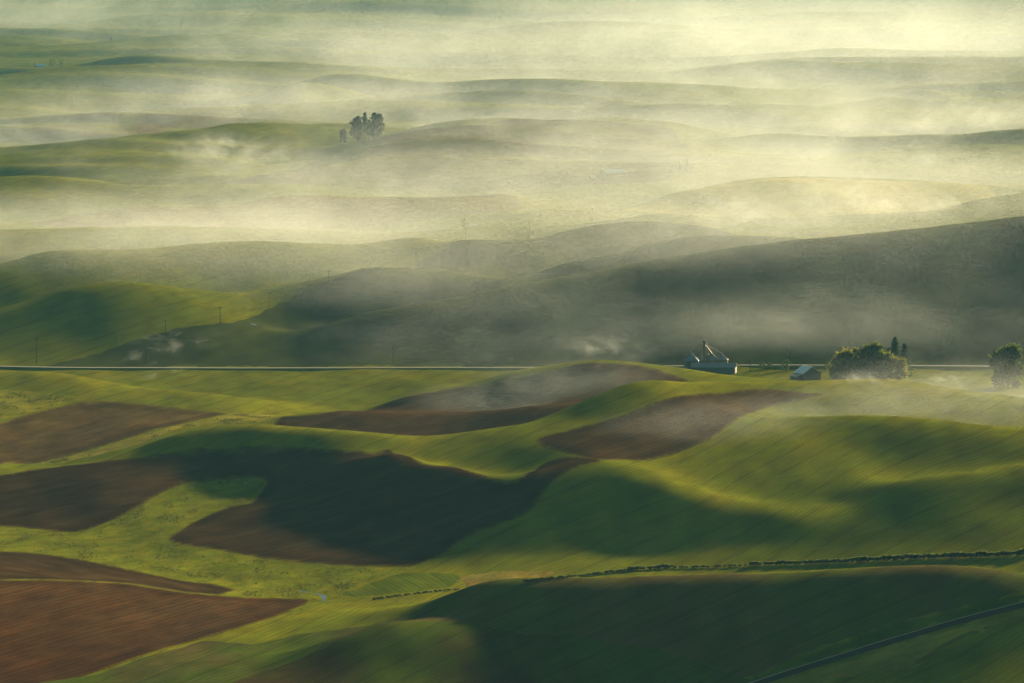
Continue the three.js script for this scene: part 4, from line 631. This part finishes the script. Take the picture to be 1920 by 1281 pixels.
SPOTS.pines.forEach((p, i) => { const o = thing('pine_tree', pineLabels[i], 'tree', foot(p), i, 'pines of the hilltop clump'); if (i === 2 || i === 3) conifer(o, p[2], p[2] * 0.26, NEEDLE, 201 + i * 3, 0.28, 2200, 0.35); else broadTree(o, p[2], p[2] * [0.62, 0.55, 0, 0, 0.56][i], NEEDLE, 201 + i * 3, 7000, 0.1); });
const farLabels = ['dark tree left of the pair behind the far white roof', 'dark tree right of the pair behind the far white roof', 'small tree touching the far white roof', 'lone hazy tree above and right of the far white roof', 'tallest hazy conifer beside the misty white barn', 'hazy conifer left of the tallest one beside the misty barn', 'low hazy bush left of the conifers by the misty barn', 'round bush on the tan rise at the far left, left of two', 'smaller bush on the tan rise at the far left, right of two', 'lone bush on the hazy ridge left of the pine clump', 'faint tree clump on a ridge at the top of the view', 'faint hazy tree near the upper right edge', 'pale round tree behind the power pole on the green crest'];
SPOTS.far_trees.forEach((p, i) => { const o = thing('distant_tree', farLabels[i], 'tree', foot(p), i, 'distant single trees'); if ([3, 4, 5, 11].includes(i)) conifer(o, p[2], p[2] * 0.5, NEEDLE, 231 + i * 3, 0.05, 900); else broadTree(o, p[2], p[2] * (i === 10 ? 1.6 : 1), DARKLEAF, 231 + i * 3, 900, 0.05); });
// distant farm roofs
const roofLabels = ['small farm building with a white roof among far trees at the upper left', 'long pale barn roof half lost in the mist', 'tiny pale shed left of the misty barn'];
SPOTS.far_roofs.forEach((p, i) => {
  const o = thing('farm_building', roofLabels[i], 'building', foot(p), [0.1, 0.5, 0.2][i]), W = [15, 24, 4][i], D = [26, 13, 5][i], E = [3.4, 3.2, 2.6][i], R = [6.5, 6.2, 4][i];
  const sh = new THREE.Shape([[-D / 2, -1.5], [D / 2, -1.5], [D / 2, E], [0, R], [-D / 2, E]].map((q) => new THREE.Vector2(...q)));
  part('wall', new THREE.ExtrudeGeometry(sh, { depth: W, bevelEnabled: false }).translate(0, 0, -W / 2).rotateY(Math.PI / 2), M.wallGrey, o);
  const a = Math.atan2(R - E, D / 2), len = Math.hypot(R - E, D / 2) + 0.6; for (const s of [-1, 1]) part('roof_panel', box(W + 1, 0.16, len).rotateX(s * a).translate(0, (E + R) / 2, s * (D / 4 + 0.12)), M.roofWhite, o);
});
// ------------------------------------------------------------------ power poles up the field edge
const poleLabels = ['power pole on the pale green slope right of the crest pole', 'power pole with a wide crossarm on the green crest', 'power pole in the green hollow just below the crest pole', 'power pole on the top of the brown shoulder', 'thin power pole on the field edge below the brown shoulder', 'tall power pole beside the grassy track bend', 'tall power pole just left of the small field puddle', 'power pole beside the steaming wisps on the field edge', 'short power pole left of the wisps on the field edge', 'tallest power pole, at the far left beside the highway', 'faint power pole high on the pale misty slope', 'power pole standing low on the ploughed slope under the wisps', 'power pole at the foot of the dark hill mid valley', 'power pole by the highway right of the elevator', 'power pole behind the round tree left of the barn'];
SPOTS.poles.forEach((p, i) => {
  const o = thing('power_pole', poleLabels[i], 'power pole', foot(p), 0.5 + (i % 3) * 0.1, 'power poles of the valley line'), H = Math.max(7, p[2]);
  part('shaft', rod([0, -0.8, 0], [(i % 2 ? 0.15 : -0.35), H, 0], 0.24, 0.17, 8), M.wood, o);
  const arm = part('crossarm', box(3, 0.2, 0.2, 0, H - 0.6, 0), M.wood, o); if (i % 3 === 0) part('crossarm', box(2.2, 0.16, 0.16, 0, H - 1.7, 0), M.wood, o);
  for (const k of [-1.35, -0.55, 0.55, 1.35]) part('insulator', new THREE.CylinderGeometry(0.09, 0.13, 0.35, 8).translate(k, H - 0.3, 0), M.dark, arm);
});
// a yard pole with a lamp bracket by the bins
{ const d = 4536, [x] = at(1368, d), o = thing('yard_pole', 'short pole with a crosspiece at the right end of the grain bins', 'pole', [x, groundAt(x, d), d]); part('shaft', rod([0, -0.5, 0], [0, 11.2, 0], 0.16, 0.12), M.wood, o); part('crossarm', box(1.6, 0.16, 0.16, 0, 10.4, 0), M.wood, o); part('crossarm', box(1.2, 0.14, 0.14, 0, 9.4, 0), M.wood, o); }
// ------------------------------------------------------------------ shrubs of the creek hedge
function shrub(seed) {
  const r = rng(seed), list = [], stems = [], o = new THREE.Group();
  for (let i = 0; i < 7; i++) { const a = i * 0.9 + r(), q = 0.2 + 0.3 * r(), h = 0.45 + 0.4 * r(); stems.push(rod([0, -0.15, 0], [Math.cos(a) * q, h, Math.sin(a) * q], 0.03, 0.012, 4));
    for (let k = 0; k < 60; k++) { const c = r() * 2 - 1, f = r() * 6.28, s = Math.sqrt(1 - c * c), R = 0.3 * Math.pow(r(), 0.4); list.push([Math.cos(a) * q + Math.cos(f) * s * R, Math.max(0.03, h * 0.75 + c * R), Math.sin(a) * q + Math.sin(f) * s * R, 0.13 + 0.1 * r()]); } }
  part('stems', stems, M.bark, o); part('foliage', leaves(list, [0.1, 0.13, 0.04], seed + 3, 0.2), M.leaf, o); return o;
}
const shrubs = [301, 311, 321, 331].map(shrub);
[['hedge_long', 'rounded shrub in the long hedge row crossing the right of the valley', 'shrubs of the long hedge row'], ['hedge_short', 'rounded shrub in the short hedge row mid valley', 'shrubs of the short hedge row'], ['hedge_creek', 'low bush in the broken line along the creek behind the near hill', 'low bushes along the creek']].forEach(([key, label, group], j) => SPOTS[key].forEach((p, i) => {
  const o = shrubs[(i * 7 + j) % 4].clone(); o.name = numbered(['hedge_shrub', 'valley_shrub', 'creek_bush'][j]); const [x, y, d] = foot(p); o.position.set(x, y, -d); o.rotation.y = i * 1.7; const s = p[2] * 0.9; o.scale.set(s * 1.3, s, s * 1.6); o.userData = { label, category: 'shrub', group }; scene.add(o);
}));
// ------------------------------------------------------------------ tussocks in the ungrazed grass
{
  const r = rng(77), list = []; for (let i = 0; i < 16; i++) { const a = r() * 6.28, q = 0.35 * r(); list.push([Math.cos(a) * q, 0.18 + 0.3 * r(), Math.sin(a) * q, 0.5 + 0.3 * r()]); }
  const tuft = leaves(list, [0.22, 0.22, 0.035], 78, -0.2), put = [], mt = new THREE.Matrix4();
  for (const [name, n] of [['creek_meadow', 2200], ['rough_grass_patch', 700], ['rough_grass_strip', 800]]) {
    const poly = curve(OUTLINES[name]), sd = signed(poly), x0 = Math.min(...poly.map((p) => p[0])), x1 = Math.max(...poly.map((p) => p[0])), d0 = Math.min(...poly.map((p) => p[1])), d1 = Math.max(...poly.map((p) => p[1]));
    for (let i = 0, tries = 0; i < n && tries < n * 40; tries++) { const x = x0 + (x1 - x0) * r(), d = d0 + (d1 - d0) * r(), c = pb(x / 7, d / 26); if (Math.abs(x) / d > 0.088 || sd(x, d) < 0.6 || r() > Math.pow(c, 7) * 6) continue; const s = 0.25 + 0.6 * r() * r();
      if (name === 'creek_meadow' && ['ploughed_main_hill', 'ploughed_dark_lobe', 'ploughed_red_slope', 'stream_water'].some((k) => signedOf(k)(x, d) > -1)) continue;
      put.push(mt.clone().compose(new THREE.Vector3(x, groundAt(x, d), -d), new THREE.Quaternion().setFromAxisAngle(new THREE.Vector3(0, 1, 0), r() * 6.28), new THREE.Vector3(s * 1.2, s * 0.9, s * 1.5))); i++; }
  }
  const o = new THREE.InstancedMesh(tuft, M.leaf, put.length); put.forEach((m, k) => o.setMatrixAt(k, m)); o.name = 'grass_tussocks'; o.userData = { kind: 'stuff', label: 'tussocks of rough grass in the creek meadow and along the field margins', category: 'grass' }; o.castShadow = o.receiveShadow = true; scene.add(o);
}
// ------------------------------------------------------------------ ground mist: clouds of fine droplets, drifting in banks and wisps
// Each puff is a cloud of tiny pale flakes standing on edge across the valley, thick where the noise is thick; the flakes scatter the sun and sky like any other matter.
const wrap3 = (seed) => { const W = 16, r = rng(seed), g = new Float32Array(W * W * W).map(() => r()), m = (a, b, c) => g[((c & 15) * 16 + (b & 15)) * 16 + (a & 15)];
  return (x, y, z) => { const xi = Math.floor(x), yi = Math.floor(y), zi = Math.floor(z), s = (t) => t * t * (3 - 2 * t), u = s(x - xi), v = s(y - yi), w = s(z - zi), l = (a, b, t) => a + (b - a) * t;
    return l(l(l(m(xi, yi, zi), m(xi + 1, yi, zi), u), l(m(xi, yi + 1, zi), m(xi + 1, yi + 1, zi), u), v), l(l(m(xi, yi, zi + 1), m(xi + 1, yi, zi + 1), u), l(m(xi, yi + 1, zi + 1), m(xi + 1, yi + 1, zi + 1), u), v), w); }; };
const m1 = wrap3(31), m2 = wrap3(32);
function puff(seed, [sx, sy, sz], count, flake, wispy, grain) {
  const r = rng(seed), pos = new Float32Array(count * 9), o = seed * 7.3;
  const p = new THREE.Vector3(), a = new THREE.Vector3(), b = new THREE.Vector3(), n = new THREE.Vector3();
  for (let i = 0; i < count;) {
    const x = r() * 2 - 1, y = r() * 2 - 1, z = r() * 2 - 1, q = x * x + y * y + z * z;
    if (q > 1) continue;
    const X = x * sx / grain + y * sy / grain * 0.8, Y = y * sy / grain * 1.6, Z = z * sz / grain * 0.5, warp = m2(X * 0.7 + o, Y * 0.7, Z * 0.7) * 1.6;   // billows lean downwind
    let f = 0.6 * m1(X + warp + o, Y + warp, Z) + 0.4 * m1(X * 2.6 + o, Y * 2.6 + warp * 2, Z * 2.6 + warp);
    f = Math.pow(smooth(f, 0.5 * wispy, 0.5 * wispy + 0.55), 1 + wispy) * Math.pow(1 - q, 1.3) * (1 - 0.45 * y);
    if (r() > f) continue;
    const e = flake * (0.8 + 0.4 * r());
    n.set((r() - 0.5) * 0.9, (r() - 0.5) * 0.9, r() < 0.5 ? 1 : -1).normalize(); a.set(r() - 0.5, r() - 0.5, r() - 0.5).cross(n).normalize(); b.crossVectors(n, a);
    p.set(x * sx, y * sy, z * sz);
    for (let k = 0; k < 3; k++) { const w = k * 2.0944, ca = Math.cos(w) * e, cb = Math.sin(w) * e, j = i * 9 + k * 3; for (let c = 0; c < 3; c++) { const C = 'xyz'[c]; pos[j + c] = p[C] + a[C] * ca + b[C] * cb; } }
    i++;
  }
  const g = new THREE.BufferGeometry(); g.setAttribute('position', new THREE.BufferAttribute(pos, 3)); return g;
}
const mistMat = (r, g, b, opacity) => new THREE.MeshPhysicalMaterial({ color: new THREE.Color().setRGB(r, g, b), roughness: 1, metalness: 0, transmission: 0.5, thickness: 0, specularIntensity: 0, transparent: true, opacity, side: THREE.DoubleSide });
const MIST = mistMat(0.62, 0.67, 0.69, 0.29);
function mist(name, label, g, mat, places, seed) {
  // each place: bearing (tangent), distance (m), height above the ground (m), size, and how much it is drawn out sideways
  const r = rng(seed), q = new THREE.Quaternion(), up = new THREE.Vector3(0, 1, 0), o = new THREE.InstancedMesh(g, mat, places.length), m = new THREE.Matrix4();
  places.forEach(([a, d, lift, s, wide = 1], i) => {
    const x = a * d, t = s * (0.92 + 0.16 * r());
    q.setFromAxisAngle(up, (r() - 0.5) * 0.7);
    o.setMatrixAt(i, m.compose(new THREE.Vector3(x, groundAt(x, d) + lift, -d), q, new THREE.Vector3((r() < 0.5 ? -1 : 1) * t * wide, t, (r() < 0.5 ? -1 : 1) * t)));
  });
  o.name = name; o.userData = { kind: 'stuff', label, category: 'mist' }; o.castShadow = o.receiveShadow = true; scene.add(o);
}
const B = (px) => (px - 960) / 12860;               // bearing of a place as the tangent of its angle from north
const strew = (seed, a0, a1, d0, d1, n, lift, s0, s1) => { const r = rng(seed), out = []; for (let i = 0; i < n; i++) out.push([a0 + (a1 - a0) * (((i * 0.618) % 1) * 0.85 + 0.15 * r()), d0 + (d1 - d0) * (i + r()) / n, lift * (0.5 + r()), s0 + (s1 - s0) * r()]); return out; };
const bank = puff(1, [430, 52, 760], 760000, 0.138, 0.42, 62), veil = puff(8, [190, 34, 320], 300000, 0.085, 0.2, 34), wisp = puff(5, [46, 15, 70], 60000, 0.055, 0.75, 13), curl = puff(14, [34, 14, 34], 18000, 0.034, 0.95, 8);
mist('mist_bank', 'pale sunlit mist lying in the valleys beyond the dark ploughed hill', bank, MIST, [
  ...strew(1, B(1100), B(1950), 5700, 9000, 9, 24, 0.75, 1.1), ...strew(2, B(300), B(1050), 5900, 8000, 4, 14, 0.6, 0.9), ...strew(3, B(1150), B(1950), 8800, 13500, 6, 34, 1.1, 1.8), ...strew(4, B(500), B(1250), 8800, 12500, 3, 34, 1, 1.5), ...strew(5, B(1600), B(1950), 10500, 15500, 3, 44, 1.6, 2.2), ...strew(6, B(700), B(1950), 11500, 17500, 4, 48, 1.5, 2.4), ...strew(25, B(0), B(700), 9500, 16000, 1, 44, 1.2, 2.2), ...strew(26, B(0), B(750), 7400, 9600, 2, 20, 0.8, 1.2),
], 41);
mist('mist_veil', 'thin mist over the dark hillside, the green hills and the slopes on the right', veil, MIST, [
  ...strew(8, B(950), B(1950), 4650, 4750, 5, 10, 0.7, 0.9), ...strew(23, B(900), B(1950), 4780, 4980, 3, 24, 0.8, 1.1), ...strew(9, B(1350), B(2000), 4950, 5180, 3, 26, 0.9, 1.1), ...strew(10, B(450), B(950), 4850, 5250, 2, 18, 0.8, 1.1),
  ...strew(11, B(1700), B(1950), 3750, 4050, 4, 4, 0.4, 0.6), ...strew(12, B(500), B(1000), 5250, 5800, 3, 16, 0.7, 1.1), [B(1080), 4110, 8, 0.36], [B(1560), 3800, 4, 0.42], [B(1350), 3640, 4, 0.36], [B(930), 4070, 6, 0.36], ...strew(13, B(0), B(650), 5200, 6000, 6, 16, 0.7, 1.1),
], 44);
mist('mist_wisp', 'drifting wisps around the farm and over the crests', wisp, MIST, [
  [B(1130), 4610, 8, 0.8], [B(1600), 4385, -5, 0.3], [B(1800), 4350, 0, 0.4], [B(1930), 4200, 2, 0.4], ...strew(14, B(1600), B(1920), 3900, 4200, 3, 4, 0.4, 0.6), ...strew(15, B(1300), B(1960), 5300, 6200, 6, 20, 0.9, 1.6), ...strew(16, B(380), B(580), 7200, 7800, 3, 18, 1.2, 1.8), ...strew(17, B(1500), B(1950), 6500, 8500, 5, 26, 1.3, 2.2),
], 43);
mist('steam_curl', 'small curls of steam rising off the ploughed slope and the valley field', curl, MIST, [
  [B(345), 4630, 9, 0.9], [B(310), 4620, 13, 0.7], [B(270), 4610, 6, 0.8], [B(300), 4480, 4, 0.8],
], 46);
renderer.render(scene, camera);
